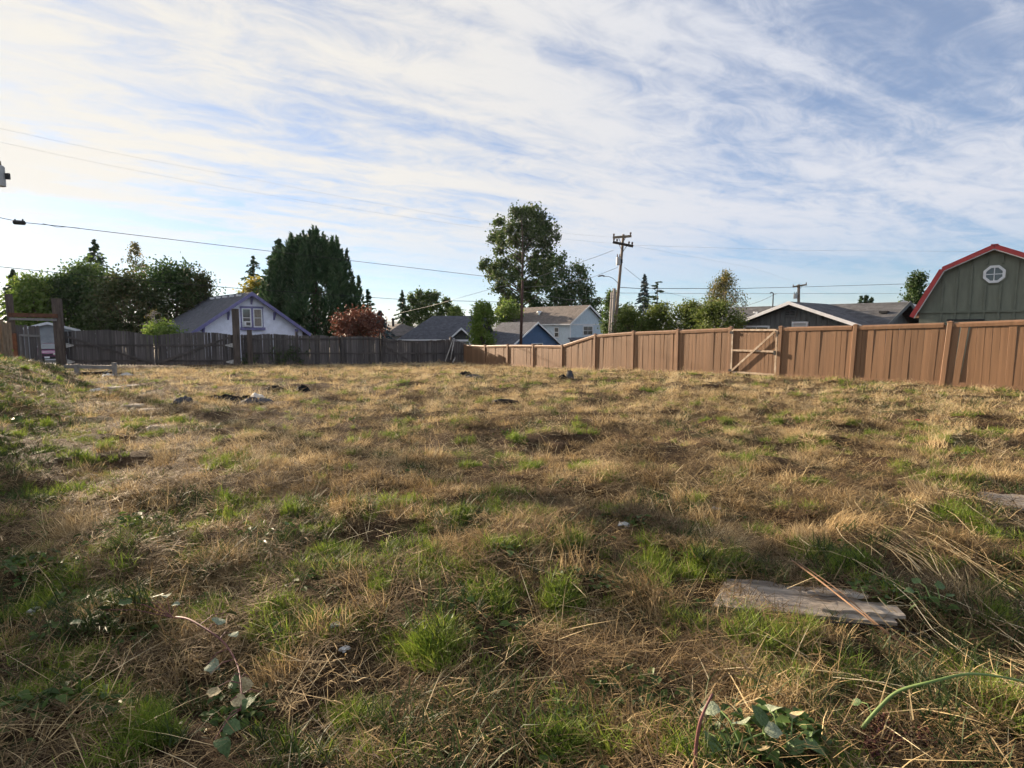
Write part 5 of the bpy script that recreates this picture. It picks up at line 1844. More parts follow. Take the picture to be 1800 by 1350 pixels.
def make_variants(kind, count, seed):
    out = []
    for i in range(count):
        g = np.random.default_rng(seed + i)
        if kind == 'mat':        # thatch lying on the ground
            V = np.concatenate([blades(250, .36, (.035, .14), .0036, (1.15, 1.6), (-.1, .35), g, .035, 9),
                                blades(90, .40, (.05, .16), .0036, (.7, 1.4), (0, .6), g, .02),
                                blades(5, .30, (.2, .42), .004, (1.2, 1.5), (-.05, .15), g, .05)])
            m, v = 'straw', np.clip(g.normal(.45, .22, len(V)), 0, 1)
        elif kind == 'matdark':
            V = np.concatenate([blades(240, .34, (.06, .22), .0042, (1.1, 1.6), (-.1, .35), g, .03, 8), blades(60, .3, (.04, .14), .004, (.4, 1.2), (0, .7), g)])
            m, v = 'straw_dark', np.clip(g.normal(.45, .25, len(V)), 0, 1)
        elif kind == 'dry':      # standing cut tuft
            V = np.concatenate([blades(130, .11, (.06, .19), .0038, (.05, .75), (.1, .8), g), blades(12, .12, (.15, .34), .003, (.2, .9), (.0, .5), g)])
            m, v = 'straw', np.clip(g.normal(.52, .2, len(V)), 0, 1)
        elif kind == 'hump':     # combed-over clump of long dead grass
            h0 = g.random() * 6.28
            V = blades(190, .15, (.16, .38), .0036, (.35, .9), (.5, 1.1), g, .0, 0, h0, .55)
            m, v = 'straw', np.clip(g.normal(.55, .2, len(V)), 0, 1)
        elif kind == 'green':
            V = np.concatenate([blades(95, .07, (.05, .18), .0055, (.05, .7), (.1, .7), g), blades(25, .10, (.05, .15), .004, (.5, 1.2), (.1, .5), g)])
            m, v = 'grass_green', np.clip(g.normal(.38, .2, len(V)), 0, 1)
        elif kind == 'deep':
            V = np.concatenate([blades(150, .22, (.05, .17), .0055, (.3, 1.3), (.1, .6), g, .01, 6)])
            m, v = 'grass_deep', g.random(len(V))
        elif kind == 'stalk':
            V = blades(10, .3, (.08, .42), .0046, (1.15, 1.52), (-.02, .12), g, .06)
            m, v = 'straw', np.clip(g.normal(.9, .12, len(V)), 0, 1)
        elif kind == 'weed':
            n = 16
            C = np.stack([g.normal(0, .07, n), g.normal(0, .07, n), g.uniform(.015, .07, n)], 1)
            U = np.stack([g.normal(0, 1, n), g.normal(0, 1, n), g.normal(.15, .3, n)], 1)
            U /= np.linalg.norm(U, axis=1, keepdims=True)
            Wv = np.stack([-U[:, 1], U[:, 0], g.normal(0, .3, n)], 1)
            s = g.uniform(.03, .065, n)[:, None]
            V = np.stack([C - U * s * .5, C + Wv * s * .34 - U * s * .1 + np.array((0, 0, .008)), C + Wv * s * .22 + U * s * .28 + np.array((0, 0, .004)), C + U * s * .55 - np.array((0, 0, .008)), C - Wv * s * .28 + U * s * .25 + np.array((0, 0, .006)), C - Wv * s * .34 - U * s * .12 + np.array((0, 0, .008))], 1)
            m, v = 'weed_leaf', g.random(n)
            out.append((V, v, m, [(0, 1, 2, 3), (0, 3, 4, 5)])); continue
        out.append((V, v, m, BI))
    return out


def scatter(name, label, kind, nvar, P, rotz, tilt, scale, seed):
    """tufts of nvar shapes set on the ground points P and joined; far tufts keep fewer, broader blades"""
    n = len(P)
    g = np.random.default_rng(seed)
    e = .12
    nx = -(gz(P[:, 0] + e, P[:, 1]) - gz(P[:, 0] - e, P[:, 1])) / (2 * e) * tilt
    ny = -(gz(P[:, 0], P[:, 1] + e) - gz(P[:, 0], P[:, 1] - e)) / (2 * e) * tilt
    vari = make_variants(kind, nvar, seed * 10)
    idx = g.integers(0, nvar, n)
    tint = g.random(n)
    dist = np.hypot(P[:, 0], P[:, 1])
    near = dist < 7.0
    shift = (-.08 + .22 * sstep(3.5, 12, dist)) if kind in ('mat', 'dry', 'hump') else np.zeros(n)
    parts = {True: [[], []], False: [[], []]}
    mname, faces = vari[0][2], vari[0][3]
    full = vari[0][0].shape[1] != 5
    for i in range(n):
        V, v, _, _ = vari[idx[i]]
        f = 1.0 if full else float(np.clip(4.2 / dist[i], .11, 1))
        nb = max(4, int(len(V) * f))
        sel = g.permutation(len(V))[:nb] if nb < len(V) else slice(None)
        B, bv = V[sel], v[sel]
        c, s_ = math.cos(rotz[i]), math.sin(rotz[i])
        sx, sz = scale[i, 0], scale[i, 2]
        if f < 1:
            k = f ** -.62
            mid = (B[:, 0] + B[:, 1]) / 2
            B = B.copy()
            for j in (0, 1):
                B[:, j] = mid + (B[:, j] - mid) * k
            m2 = (B[:, 2] + B[:, 3]) / 2
            for j in (2, 3):
                B[:, j] = m2 + (B[:, j] - m2) * k
        if not near[i] and not full:
            B = B[:, (0, 1, 4)]
        X = (B[..., 0] * c - B[..., 1] * s_) * sx
        Y = (B[..., 0] * s_ + B[..., 1] * c) * sx
        Z = B[..., 2] * sz
        O = np.empty(B.shape)
        O[..., 0] = X + P[i, 0] + nx[i] * Z
        O[..., 1] = Y + P[i, 1] + ny[i] * Z
        O[..., 2] = Z + P[i, 2] - nx[i] * X - ny[i] * Y
        q = parts[bool(near[i]) or full]
        q[0].append(O)
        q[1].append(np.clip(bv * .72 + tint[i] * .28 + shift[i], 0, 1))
    mes = []
    out = None
    for key, fs in ((True, faces), (False, [(0, 1, 2)])):
        if not parts[key][0]:
            continue
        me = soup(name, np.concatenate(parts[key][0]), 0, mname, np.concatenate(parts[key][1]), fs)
        o = link(name, me, out)
        o['kind'] = 'stuff'
        if out is None:
            out = o
            tag(o, label, None, None, 'stuff')
        else:
            o.name = name + '_far'
    return out


# clear ground: (centre x, centre y, half length, half width, angle)
CLEAR = []


def in_lot(x, y, m=.1):
    s = (y / 16.3 - 1) / .1214
    return (x < 16.3 * (.76 - .0881 * s) - m) & (y < 39.2 + .4218 * x - m) & (x > -25) & (np.abs(x) < .93 * y + 1.3)


def cleared(x, y, pad=0.0):
    k = np.zeros_like(x, bool)
    for cx, cy, a, b, an in CLEAR:
        dx, dy = x - cx, y - cy
        u, v = dx * math.cos(an) + dy * math.sin(an), -dx * math.sin(an) + dy * math.cos(an)
        k |= (np.abs(u) < a + pad) & (np.abs(v) < b + pad)
    return k


def field_points(bands, g, mask=None, clear=True, pad=.12):
    """bands: (y0, y1, per square metre)"""
    X, Y = [], []
    for y0, y1, den in bands:
        n = int((y1 - y0) * 44 * den)
        x, y = g.uniform(-25.5, 18.5, n), g.uniform(y0, y1, n)
        k = in_lot(x, y)
        if clear:
            k &= ~cleared(x, y, pad)
        if mask is not None:
            k &= g.random(n) < mask(x, y)
        X.append(x[k]); Y.append(y[k])
    x, y = np.concatenate(X), np.concatenate(Y)
    return np.stack([x, y, gz(x, y)], 1)


def spot_points(spots, g):
    out = []
    for px, py, n, r_ in spots:
        c = gp(px, py)
        x, y = c.x + g.normal(0, r_, n), c.y + g.normal(0, r_ * .8, n)
        out.append(np.stack([x, y, gz(x, y)], 1))
    return np.concatenate(out)


def scl(P, g, a, b, k=.018, flat=None):
    s = g.uniform(a, b, len(P)) * (1 + k * np.maximum(0, P[:, 1] - 4))
    z = s * (g.uniform(*flat, len(P)) if flat else 1)
    return np.stack([s, s, z], 1)


def gmask(x, y):
    """where live grass grows: patches, more of it close to the camera and on the bank"""
    n = .55 * fbm(x * .8 + 40, y * .9 + 11, 3) + .45 * vnoise(x * 3.1 + 5, y * 3.4)
    near = 1.25 * (1 - sstep(2.3, 6.5, y)) + .30
    bank = sstep(-.3, .8, bank_d(x, y))
    side = sstep(6, 12, x) * .25
    left = .55 * sstep(.3, 2.2, -x) * (1 - sstep(3.5, 6.5, y))
    return np.clip(sstep(.38, .56, n) * (near + side) + bank * .75 + left * sstep(.3, .5, n), 0, 1)


def dmask(x, y):
    n = .45 * fbm(x * .9 + 7, y * 1.1 + 70, 3) + .55 * vnoise(x * 2.7, y * 3.1 + 50)
    return np.clip(sstep(.34, .62, n), .03, 1) * (1 - .8 * sstep(-.3, .8, bank_d(x, y)))


# boards lying in the grass come first: the grass keeps off them
_b = gp(1400, 1064)
bA = (_b.x, _b.y, .42, .15, R(-12))
bB = (4.75, 4.95, .42, .22, R(-18))
CLEAR += [bA, bB]


def build_grass():
    g = np.random.default_rng(77)
    rz = lambda P: g.random(len(P)) * 6.283
    P = field_points([(.9, 6, 18), (6, 14, 11), (14, 39, 7)], g, lambda x, y: (.16 + .84 * dmask(x, y)) * (1 - .55 * gmask(x, y)))
    scatter('dry_thatch', 'matted cut straw lying over the whole field', 'mat', 8, P, rz(P), 1, scl(P, g, .85, 1.2), 101)
    P = field_points([(.9, 6, 11), (6, 14, 5), (14, 39, 2)], g)
    scatter('dark_thatch', 'dark dead grass between the straw', 'matdark', 5, P, rz(P), 1, scl(P, g, .85, 1.2), 102)
    P = field_points([(.9, 6, 14), (6, 14, 10), (14, 39, 9)], g, dmask)
    scatter('dry_grass', 'short cut tufts of dry golden grass', 'dry', 8, P, rz(P), .6, scl(P, g, .7, 1.25, .018, (.45, .95)), 103)
    P = np.concatenate([field_points([(1.5, 8, .7), (8, 20, 1.2), (20, 39, 1.0)], g, dmask),
                        spot_points([(650, 790, 5, .2), (430, 785, 5, .25), (500, 815, 5, .25), (250, 850, 4, .25), (1150, 1065, 5, .10), (1420, 945, 5, .2), (1240, 950, 4, .15), (950, 690, 8, .6), (1180, 705, 8, .5), (820, 980, 3, .1), (90, 960, 5, .15), (1690, 960, 6, .15), (1300, 830, 4, .2)], g)])
    P = P[~cleared(P[:, 0], P[:, 1], .3)]
    scatter('grass_clumps', 'combed-over clumps of long dead grass', 'hump', 6, P, rz(P), .6, scl(P, g, .6, 1.05, .02, (.6, 1.0)), 104)
    spots = [(690, 895, 10, .10), (690, 985, 12, .12), (825, 990, 12, .12), (895, 965, 8, .08), (475, 1085, 10, .10), (140, 1185, 14, .08), (860, 1050, 10, .08), (750, 1130, 14, .12), (995, 1065, 10, .07), (1145, 1005, 10, .10), (1360, 1125, 14, .09),
             (1250, 1000, 9, .10), (150, 810, 8, .13), (1400, 792, 8, .2), (1650, 848, 8, .15), (1700, 915, 8, .12), (1610, 775, 8, .25), (400, 820, 6, .15), (600, 985, 9, .12), (100, 870, 8, .14), (1000, 1325, 10, .06), (220, 1290, 8, .06), (620, 1270, 10, .07), (560, 1120, 6, .1), (1080, 905, 5, .06), (610, 1000, 6, .1), (350, 1090, 6, .1)]
    cl = field_points([(1.2, 5, 3.4), (5, 10, 1.5), (10, 24, .55)], g)
    cl = np.repeat(cl, g.integers(4, 11, len(cl)), axis=0)
    cl[:, :2] += g.normal(0, .055, (len(cl), 2)) * (1 + .06 * cl[:, 1:2])
    cl[:, 2] = gz(cl[:, 0], cl[:, 1])
    P = np.concatenate([field_points([(.9, 5, 14), (5, 14, 8), (14, 39, 4)], g, gmask), spot_points(spots, g), spot_points(spots, g), cl])
    k = ~cleared(P[:, 0], P[:, 1])
    P = P[k]
    scatter('green_grass', 'scattered tufts of fresh green grass', 'green', 8, P, rz(P), .6, scl(P, g, .5, 1.0, .015, (.6, 1.05)), 105)
    P = field_points([(.9, 4, 14), (4, 14, 6), (14, 30, 4)], g, gmask)
    scatter('deep_grass', 'low dark green grass in the hollows and on the bank', 'deep', 5, P, rz(P), .9, scl(P, g, .8, 1.3, .02), 106)
    P = field_points([(.9, 5, 5), (5, 14, 6), (14, 38, 3)], g, None, False)
    scatter('loose_stalks', 'loose pale straw stalks lying about', 'stalk', 6, P, rz(P), .8, scl(P, g, .6, 1.1, .01), 107)
    P = np.concatenate([field_points([(.9, 4.5, 7), (4.5, 10, 1.2)], g, gmask), spot_points([(1110, 1240, 10, .07), (1350, 1310, 12, .1), (120, 1240, 12, .12), (60, 1000, 8, .12), (420, 1260, 8, .08), (1560, 1050, 8, .12), (1650, 760, 6, .4)], g)])
    scatter('low_weeds', 'low broad-leaved weeds among the grass', 'weed', 6, P, rz(P), .6, scl(P, g, .7, 1.2, .0), 108)


build_grass()


# ------------------------------------------------------------------ things lying in the field
def crumple(name, label, cat, c, sx, sy, h, m, seed, rz=0.0, n=14, rough=.5, group=None):
    """crumpled sheet or bag lying on the ground"""
    g = np.random.default_rng(seed)
    mb = MB()
    o1, o2 = g.random(2) * 90
    for j in range(n + 1):
        for i in range(n + 1):
            u, v = i / n * 2 - 1, j / n * 2 - 1
            ang = math.atan2(v, u)
            edge = 1 + .28 * (float(vnoise(ang * 1.3 + o1, o2)) - .5)
            r_ = min(1, max(abs(u), abs(v)))
            dome = max(0, 1 - (u * u + v * v) ** .8) ** .7
            z = h * dome * (.6) * (1 - rough + rough * 2 * float(vnoise(u * 3.2 + o1, v * 3.2 + o2)))
            z += h * .55 * dome ** .5 * (abs(float(vnoise(u * 5 + o2, v * 7 + o1)) - .5) * 2) ** .7
            mb.v.append((u * sx * edge / 2, v * sy * edge / 2, z - .01 + .012 * r_))
    for j in range(n):
        for i in range(n):
            a = j * (n + 1) + i
            mb.f.append((a, a + 1, a + n + 2, a + n + 1))
    me = mb.mesh(name, m)
    o = link(name, me, None, c, (0, 0, rz))
    md = o.modifiers.new('thickness', 'SOLIDIFY'); md.thickness = .012
    return tag(o, label, cat, group)


def on(px, py, dz=.0):
    p = gp(px, py); p.z += dz
    return p


crumple('tarp', 'crumpled black plastic tarp heaped in the straw', 'tarp', on(402, 709, .02), 1.3, .7, .20, 'black_plastic', 1, .1, 20, .6)
crumple('tarp', 'grey torn plastic sheet at the end of the black tarp', 'tarp', on(450, 709, .02), .75, .5, .12, 'grey_plastic', 2, .4, 16, .6)
crumple('plastic_bag', 'small dark bag beside the black tarp in the straw', 'bag', on(322, 710, .03), .42, .35, .15, 'grey_plastic', 3, .2)
crumple('plastic_bag', 'small black lump in the straw right of the tarp', 'bag', on(532, 690, .04), .34, .3, .14, 'black_plastic', 4)
crumple('plastic_bag', 'black scrap between the tarp and the right-hand lump', 'bag', on(483, 686, .04), .4, .3, .11, 'black_plastic', 5)
crumple('plastic_bag', 'upright dark bag in the straw before the low brown fence', 'bag', on(1002, 667, .04), .28, .26, .34, 'grey_plastic', 6)
crumple('plastic_bag', 'flat black bag lying beside the upright dark bag', 'bag', on(989, 668, .03), .36, .3, .16, 'black_plastic', 7)
crumple('plastic_bag', 'black bag in the straw before the fence corner', 'bag', on(818, 663, .04), .5, .4, .2, 'black_plastic', 8)
crumple('plastic_bag', 'thin dark strip of plastic next to the black bag at the corner', 'bag', on(834, 665, .04), .55, .3, .1, 'grey_plastic', 9)
crumple('plastic_bag', 'black bag lying at the foot of the brown gate', 'bag', on(1314, 668, .02), .34, .26, .18, 'black_plastic', 10)
for k, (px, py, s, lab) in enumerate(((205, 681, 1.0, 'long pale slab of bare stone nearest the gates'), (232, 678, .7, 'pale flat stone right of the long slab'), (183, 692, .5, 'small bright stone among the pale patches'), (234, 713, .55, 'grey flat stone in the worn ground'), (265, 720, .62, 'round pale stone nearest the tarp'), (240, 660, .45, 'white stone beside the low rail'), (285, 750, .5, 'pale patch of stone in the middle straw'))):
    g = np.random.default_rng(200 + k)
    mb = MB()
    n = 12
    rr = s / 2 * (1 + .3 * (g.random(n) - .5))
    q = [(rr[i] * math.cos(6.283 * i / n), .62 * rr[i] * math.sin(6.283 * i / n)) for i in range(n)]
    mb.add([(x, y, -.05) for x, y in q] + [(x * .96, y * .96, .0) for x, y in q] + [(x * .8, y * .8, .02 + .012 * g.random()) for x, y in q],
           [(i, (i + 1) % n, n + (i + 1) % n, n + i) for i in range(n)] + [(n + i, n + (i + 1) % n, 2 * n + (i + 1) % n, 2 * n + i) for i in range(n)] + [tuple(range(2 * n, 3 * n))])
    o = link('flat_stone', mb.mesh('flat_stone', 'pale_stone'), None, on(px, py, .0), (0, 0, g.random() * .6), (.85, .85, 1))
    tag(o, lab, 'stone', 'pale stones in the worn ground')
for k, (px, py, s, lab) in enumerate(((222, 662, .3, 'white paper scrap at the foot of the low rail'), (190, 663, .28, 'white scrap under the low rail'), (168, 691, .25, 'white scrap by the pale slab'), (452, 702, .3, 'white paper on the torn plastic sheet'), (1097, 932, .07, 'pale curled leaf lying alone in the straw'), (590, 1112, .035, 'small white scrap in the near grass'), (606, 1155, .03, 'tiny white scrap near the bramble'), (60, 1085, .04, 'pale dead leaf at the shaded edge'), (1258, 903, .05, 'pale scrap in the middle straw'))):
    crumple('dead_leaf' if 'leaf' in lab else 'paper_scrap', lab, 'leaf' if 'leaf' in lab else 'scrap', on(px, py, .06 if s > .2 else .05), s * 1.3, s, s * .3, 'paper', 300 + k, k * .7, 8, .7)


def rock():
    p = on(1746, 681, .02)
    g = np.random.default_rng(5)
    mb = MB(); n = 9
    rings = [(0, .9), (.06, 1.0), (.12, .85), (.15, .45)]
    for z, f in rings:
        for i in range(n):
            a = 6.283 * i / n
            mb.v.append((.16 * f * math.cos(a) * (1 + .3 * (g.random() - .5)), .11 * f * math.sin(a) * (1 + .3 * (g.random() - .5)), z - .02))
    for r_ in range(3):
        for i in range(n):
            mb.f.append((r_ * n + i, r_ * n + (i + 1) % n, (r_ + 1) * n + (i + 1) % n, (r_ + 1) * n + i))
    mb.f.append(tuple(range(3 * n, 4 * n)))
    tag(link('rock', mb.mesh('rock', 'pale_stone'), None, p), 'pale rock at the foot of the leaning brown post', 'rock')


rock()
p = on(888, 713, .05)
tag(MB().tube([(-.26, .03, 0), (-.1, 0, .03), (.1, .02, .02), (.26, -.03, 0)], [.05, .065, .06, .045], 9).build('log', 'charred_wood', None, True, p), 'charred piece of log in the middle of the straw', 'log')


def slab(name, label, spec, m, z, seed, pieces):
    cx, cy, a, b, an = spec
    root = thing(name, label, 'board', (cx, cy, float(max(gz(cx + dx, cy + dy) for dx in (-.3, 0, .3) for dy in (-.12, 0, .12))) + z), an)
    g = np.random.default_rng(seed)
    for x0, x1, y0, y1, dz, mm in pieces:
        n = 9
        top = [(x0 + (x1 - x0) * i / n, y1 + g.normal(0, .012)) for i in range(n + 1)]
        bot = [(x0 + (x1 - x0) * i / n, y0 + g.normal(0, .010)) for i in range(n, -1, -1)]
        top[0] = (top[0][0] + .04, top[0][1]); bot[-1] = (bot[-1][0] - .03, bot[-1][1])
        MB().prism([(x, y, 0) for x, y in top + bot], (0, 0, dz), (0, 0, dz + .018)).build('ply', mm, root)
    return root


slab('plywood_sheet', 'weathered split plywood board lying in the near grass', bA, 'plywood', -.012, 1, ((-.46, .44, -.20, -.02, 0, 'plywood'), (-.40, .48, -.014, .19, -.004, 'plywood'), (.12, .50, -.15, -.05, .019, 'plywood'), (.10, .40, .06, .11, .018, 'board_pale')))
slab('plywood_sheet', 'grey board half under long straw at the picture edge', bB, 'plywood', .045, 2, ((-.5, .5, -.26, .0, 0, 'plywood'), (-.45, .5, .006, .25, -.004, 'plywood')))


# ---- canes with leaves
def leaf_mesh(name, m, curl, g):
    n = 7
    ys = np.linspace(0, 1, n)
    w = np.array([.03, .32, .46, .48, .40, .22, .0])
    saw = np.array([0, .03, -.03, .03, -.03, .02, 0])
    mb = MB()
    for i, y in enumerate(ys):
        z = -curl * (y - .3) ** 2
        mb.v += [(-w[i] + saw[i], y + saw[i], z + .16 * w[i]), (0, y, z), (w[i] - saw[i], y - saw[i], z + .14 * w[i])]
    for i in range(n - 1):
        a = i * 3
        mb.f += [(a, a + 1, a + 4, a + 3), (a + 1, a + 2, a + 5, a + 4)]
    return mb.mesh(name, m)


mat('bramble_leaf', (0.085, 0.135, 0.045), .5, .35, 8, (0.04, 0.07, 0.02), .4, 12)
mat('pale_leaf', (0.25, 0.28, 0.19), .7, .3, 8, (0.11, 0.135, 0.08), .4, 12)
mat('rust_leaf', (0.40, 0.34, 0.19), .7, .3, 8, (0.22, 0.16, 0.08), .4, 12)
gl = np.random.default_rng(9)
LEAF = {m: [leaf_mesh('leaf', m, c, gl) for c in (.35, .9, -.3)] for m in ('bramble_leaf', 'pale_leaf', 'rust_leaf')}


def cane(name, label, cat, pts, rad, m, leaves, seed, lift=.05, size=.062):
    """pts: photo pixels on the ground with a height above it; leaves: (px, py, height, material)"""
    g = random.Random(seed)
    P = []
    for px, py, h in pts:
        q = gp(px, py); q.z += h
        P.append(q)
    # keep lifted points on their photo ray
    P = []
    for px, py, h in pts:
        h += .05
        lo, hi = .8, 40
        for _ in range(40):
            mid = (lo + hi) / 2
            q = at(px, py, mid)
            if q.z - h > float(gz(q.x, q.y)):
                lo = mid
            else:
                hi = mid
        P.append(at(px, py, lo))
    o0 = P[0].copy()
    root = thing(name, label, cat, o0)
    # smooth the run
    Q = []
    for i in range(len(P) - 1):
        a, b, c, d = P[max(i - 1, 0)], P[i], P[i + 1], P[min(i + 2, len(P) - 1)]
        for k in range(6):
            t = k / 6
            Q.append(.5 * ((2 * b) + (c - a) * t + (2 * a - 5 * b + 4 * c - d) * t * t + (3 * b - a - 3 * c + d) * t ** 3))
    Q.append(P[-1])
    n = len(Q)
    MB().tube([q - o0 for q in Q], [rad * (1 - .55 * i / n) for i in range(n)], 7).build('stem', m, root, True)
    for px, py, h, lm, s in leaves:
        q = gp(px, py + 22); q.z += h + .07
        best = min(Q, key=lambda v: (v - q).length)
        if (best - q).length < .35:
            MB().tube([best - o0, (best + q) * .5 - o0 + Vector((0, 0, .02)), q - o0], [.003, .0025, .002], 5).build('leaf_stalk', m, root)
        o = link('leaf', g.choice(LEAF[lm]), root, q - o0, (g.uniform(-.5, .7), g.uniform(-.7, .7), g.uniform(0, 6.28)), (size * s,) * 3)
    return root


cane('bramble_cane', 'fallen bramble cane with drooping leaves in the shaded near corner', 'bramble',
     [(300, 1085, .05), (330, 1088, .08), (372, 1112, .10), (398, 1135, .10), (418, 1172, .10), (424, 1215, .08), (425, 1245, .06)], .006, 'cane_red',
     [(385, 1125, .08, 'pale_leaf', 1.2), (408, 1140, .08, 'pale_leaf', .9), (400, 1098, .07, 'bramble_leaf', 1.1), (365, 1188, .05, 'pale_leaf', 1.2), (372, 1205, .05, 'pale_leaf', .9), (440, 1215, .06, 'rust_leaf', 1.1), (405, 1222, .06, 'bramble_leaf', 1.2), (385, 1238, .07, 'rust_leaf', 1.0), (408, 1260, .06, 'rust_leaf', 1.1), (425, 1275, .05, 'bramble_leaf', 1.2), (395, 1300, .05, 'bramble_leaf', 1.2), (380, 1325, .04, 'bramble_leaf', 1.3), (460, 1240, .05, 'bramble_leaf', 1.0), (270, 1070, .07, 'bramble_leaf', 1.2), (295, 1065, .07, 'pale_leaf', .9), (245, 1068, .07, 'bramble_leaf', 1.3), (215, 1075, .07, 'bramble_leaf', 1.2), (180, 1090, .06, 'bramble_leaf', 1.1), (155, 1110, .05, 'bramble_leaf', 1.2), (320, 1082, .07, 'pale_leaf', .8)], 1)
cane('green_cane', 'green bramble cane arching over the straw at the near right', 'bramble', [(1515, 1280, .03), (1545, 1245, .10), (1580, 1215, .16), (1640, 1198, .2), (1700, 1185, .2), (1760, 1190, .16), (1830, 1205, .1)], .0075, 'cane_green', [(1512, 1262, .05, 'bramble_leaf', .7)], 2)
cane('cut_cane', 'short reddish-brown cut cane standing at the bottom edge', 'cane', [(1222, 1350, .03), (1224, 1310, .10), (1232, 1265, .2), (1252, 1220, .28)], .008, 'cane_red', [], 3)
cane('cut_cane', 'long thin brown cane lying across the plywood board', 'cane', [(1392, 985, .05), (1440, 1020, .1), (1510, 1075, .1), (1570, 1120, .08), (1640, 1165, .05)], .006, 'cane_brown', [], 4)
cane('cut_cane', 'second thin cane close beside the long brown one', 'cane', [(1405, 990, .04), (1470, 1035, .09), (1540, 1095, .09), (1600, 1140, .05)], .004, 'cane_brown', [], 5)
cane('barbed_twig', 'dark twig crossing the plywood board', 'twig', [(1460, 1094, .09), (1520, 1097, .10), (1590, 1108, .09), (1640, 1125, .05)], .0035, 'charred_wood', [], 6)
cane('bent_stalk', 'yellow-green bent stalk at the near right', 'stalk', [(1310, 1345, .03), (1280, 1305, .06), (1262, 1285, .08)], .004, 'cane_green', [], 7)
cane('leafy_sprig', 'sprig of pale curled bramble leaves at the bottom edge', 'sprig', [(1240, 1330, .03), (1300, 1305, .06), (1360, 1285, .08), (1400, 1300, .05)], .004, 'cane_green',
     [(1265, 1285, .06, 'pale_leaf', 1.2), (1305, 1310, .06, 'pale_leaf', 1.2), (1245, 1322, .05, 'bramble_leaf', 1.3), (1350, 1290, .07, 'pale_leaf', 1.2), (1340, 1320, .06, 'pale_leaf', 1.0), (1345, 1340, .04, 'rust_leaf', .8), (1390, 1300, .06, 'rust_leaf', 1.0), (1400, 1335, .04, 'bramble_leaf', 1.4), (1420, 1325, .05, 'bramble_leaf', 1.3), (1352, 1300, .02, 'bramble_leaf', 1.5), (1270, 1330, .02, 'bramble_leaf', 1.2), (1380, 1345, .03, 'bramble_leaf', 1.2)], 8)
cane('leafy_sprig', 'sprig of small green leaves over the straw beside the board', 'sprig', [(1600, 1060, .04), (1630, 1050, .08), (1660, 1055, .06)], .003, 'cane_green', [(1605, 1058, .06, 'bramble_leaf', .8), (1625, 1072, .06, 'bramble_leaf', .9), (1640, 1048, .07, 'bramble_leaf', .9), (1665, 1062, .06, 'bramble_leaf', .7), (1615, 1045, .07, 'bramble_leaf', .8)], 9)


def rosette(px, py, label, n, ln, m, seed, up=.5):
    g = random.Random(seed)
    p = gp(px, py)
    root = thing('weed_plant', label, 'plant', p)
    for k in range(n):
        a = 6.283 * k / n + g.uniform(-.3, .3)
        link('leaf', g.choice(LEAF[m]), root, (0, 0, .02), (g.uniform(.2, up), g.uniform(-.3, .3), a), (ln * .35, ln * g.uniform(.8, 1.2), ln))


rosette(1115, 1240, 'green dandelion rosette in the near grass', 11, .10, 'bramble_leaf', 1, .9)
rosette(200, 905, 'green leafy weed in the shaded straw', 7, .12, 'bramble_leaf', 2, .9)
rosette(18, 745, 'dark leafy weed on the bank by the picture edge', 9, .22, 'bramble_leaf', 3, .9)
# dark red seed head of a dock
p = gp(1530, 1325)
dock = thing('dock_plant', 'fallen dock with dark red-brown seeds at the bottom edge', 'plant', p)
mat('dock_seed', (0.075, 0.022, 0.016), .8, .4, 20)
g = np.random.default_rng(31)
st = MB()
Cs = []
for k, (dx, dy) in enumerate(((-.20, .05), (.22, -.02), (.12, .10), (-.05, -.09))):
    e = np.array((dx, dy, .05))
    st.tube([(0, 0, .02), e * .5 + np.array((0, 0, .04)), e], [.005, .004, .002], 5)
    f = g.random(420)[:, None]
    Cs.append(e * f + np.array((0, 0, .03)) + g.normal(0, .018, (420, 3)))
st.build('stem', 'cane_red', dock, True)
C = np.concatenate(Cs)
link('seeds', soup('seeds', leaf_quads(C, np.full(len(C), .011), g, None, .8), 4, 'dock_seed', g.random(len(C))), dock)['kind'] = 'stuff'
p = gp(1611, 756)
fl = thing('red_flower', 'small red flower head among the weeds before the fence', 'flower', p)
mat('petal', (0.45, 0.03, 0.06), .6, .2, 20)
MB().tube([(0, 0, 0), (.01, 0, .08), (0, 0, .15)], .006, 6).build('stem', 'cane_green', fl)
for k in range(6):
    link('petal', leaf_mesh('petal', 'petal', .6, gl), fl, (0, 0, .15), (.5, 0, k * 1.05), (.05, .05, .05))


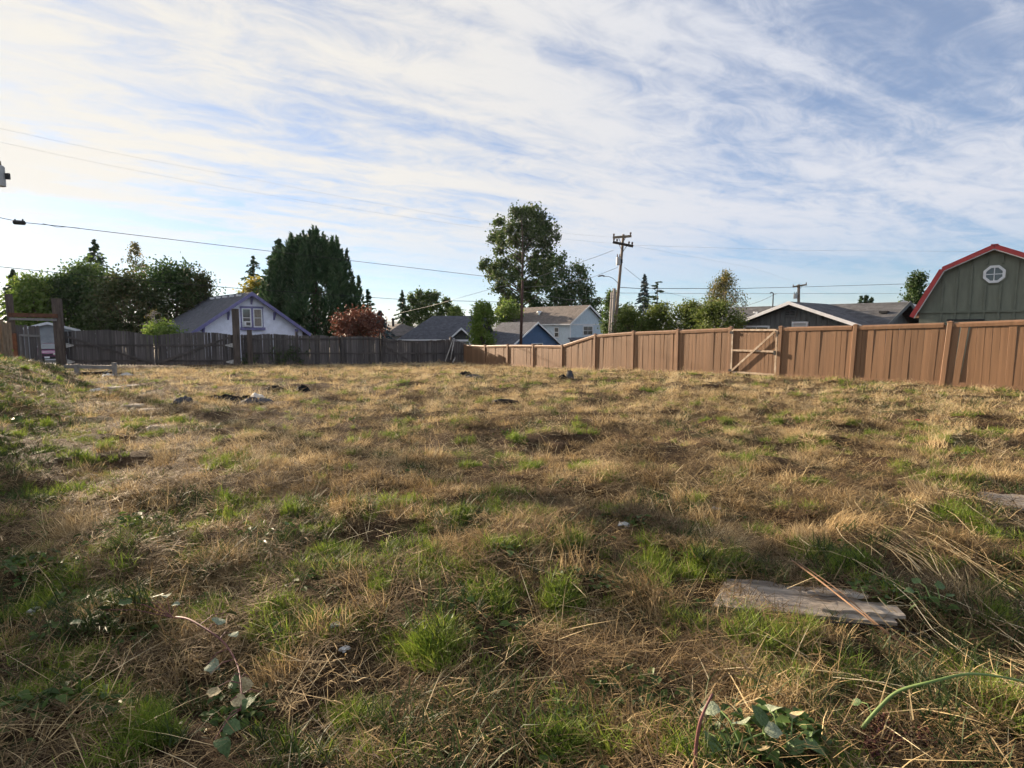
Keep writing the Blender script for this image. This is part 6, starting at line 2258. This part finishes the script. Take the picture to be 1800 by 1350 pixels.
def straw_heap():
    """long pale stalks fanned over each other at the near right"""
    g = np.random.default_rng(12)
    out, var = [], []
    for cx, cy, n, hd, sp, L0, L1, rx, ry in ((2.75, 3.65, 60, R(-92), .26, .5, 1.1, .34, .30), (2.45, 2.55, 40, R(-85), .30, .5, 1.0, .28, .22), (3.5, 4.6, 40, R(-95), .5, .4, .8, .4, .35), (1.5, 2.35, 16, R(-20), .9, .25, .5, .45, .2)):
        x, y = cx + g.normal(0, rx, n), cy + g.normal(0, ry, n)
        h = hd + g.normal(0, sp, n)
        L_ = g.uniform(L0, L1, n)
        z = g.uniform(.01, .07, n)
        k = 7
        t = np.linspace(-.5, .5, k)
        bend = g.normal(0, .10, n)
        px = x[:, None] + L_[:, None] * (t * np.cos(h)[:, None] - bend[:, None] * (t ** 2) * np.sin(h)[:, None])
        py = y[:, None] + L_[:, None] * (t * np.sin(h)[:, None] + bend[:, None] * (t ** 2) * np.cos(h)[:, None])
        pz = gz(px, py) + z[:, None] + (t * L_[:, None]) * g.normal(0, .05, n)[:, None] + .02 - .10 * t ** 2 * L_[:, None]
        pz = np.maximum(pz, gz(px, py) + .015)
        w = g.uniform(.0014, .0026, n)[:, None]
        ox, oy = -np.sin(h)[:, None] * w, np.cos(h)[:, None] * w
        A = np.stack([px - ox, py - oy, pz], -1); B = np.stack([px + ox, py + oy, pz + .001], -1)
        out.append(np.concatenate([A, B], 1)); var.append(np.clip(g.normal(.74, .16, n), 0, 1))
    V = np.concatenate(out); v = np.concatenate(var)
    k = 7
    o = link('straw_stalks', soup('straw_stalks', V, 14, 'straw', v, [(i, i + 1, k + i + 1, k + i) for i in range(k - 1)]))
    tag(o, 'fanned heap of long pale straw stalks at the near right', None, None, 'stuff')


straw_heap()


# ------------------------------------------------------------------ the air
hz = MB().box((0, 3700, 25), (15000, 7900, 240)).mesh('haze')
hm = bpy.data.materials.new('haze_air')
hm.use_nodes = True
hm.node_tree.nodes.clear()
ho = hm.node_tree.nodes.new('ShaderNodeOutputMaterial')
hv = hm.node_tree.nodes.new('ShaderNodeVolumePrincipled')
hv.inputs['Density'].default_value = 0.00006
hv.inputs['Color'].default_value = (0.80, 0.87, 1.0, 1)
hv.inputs['Anisotropy'].default_value = 0.2
hm.node_tree.links.new(hv.outputs[0], ho.inputs['Volume'])
hz.materials.append(hm)
tag(link('haze', hz), 'thin bluish air over the far hills', None, None, 'stuff')
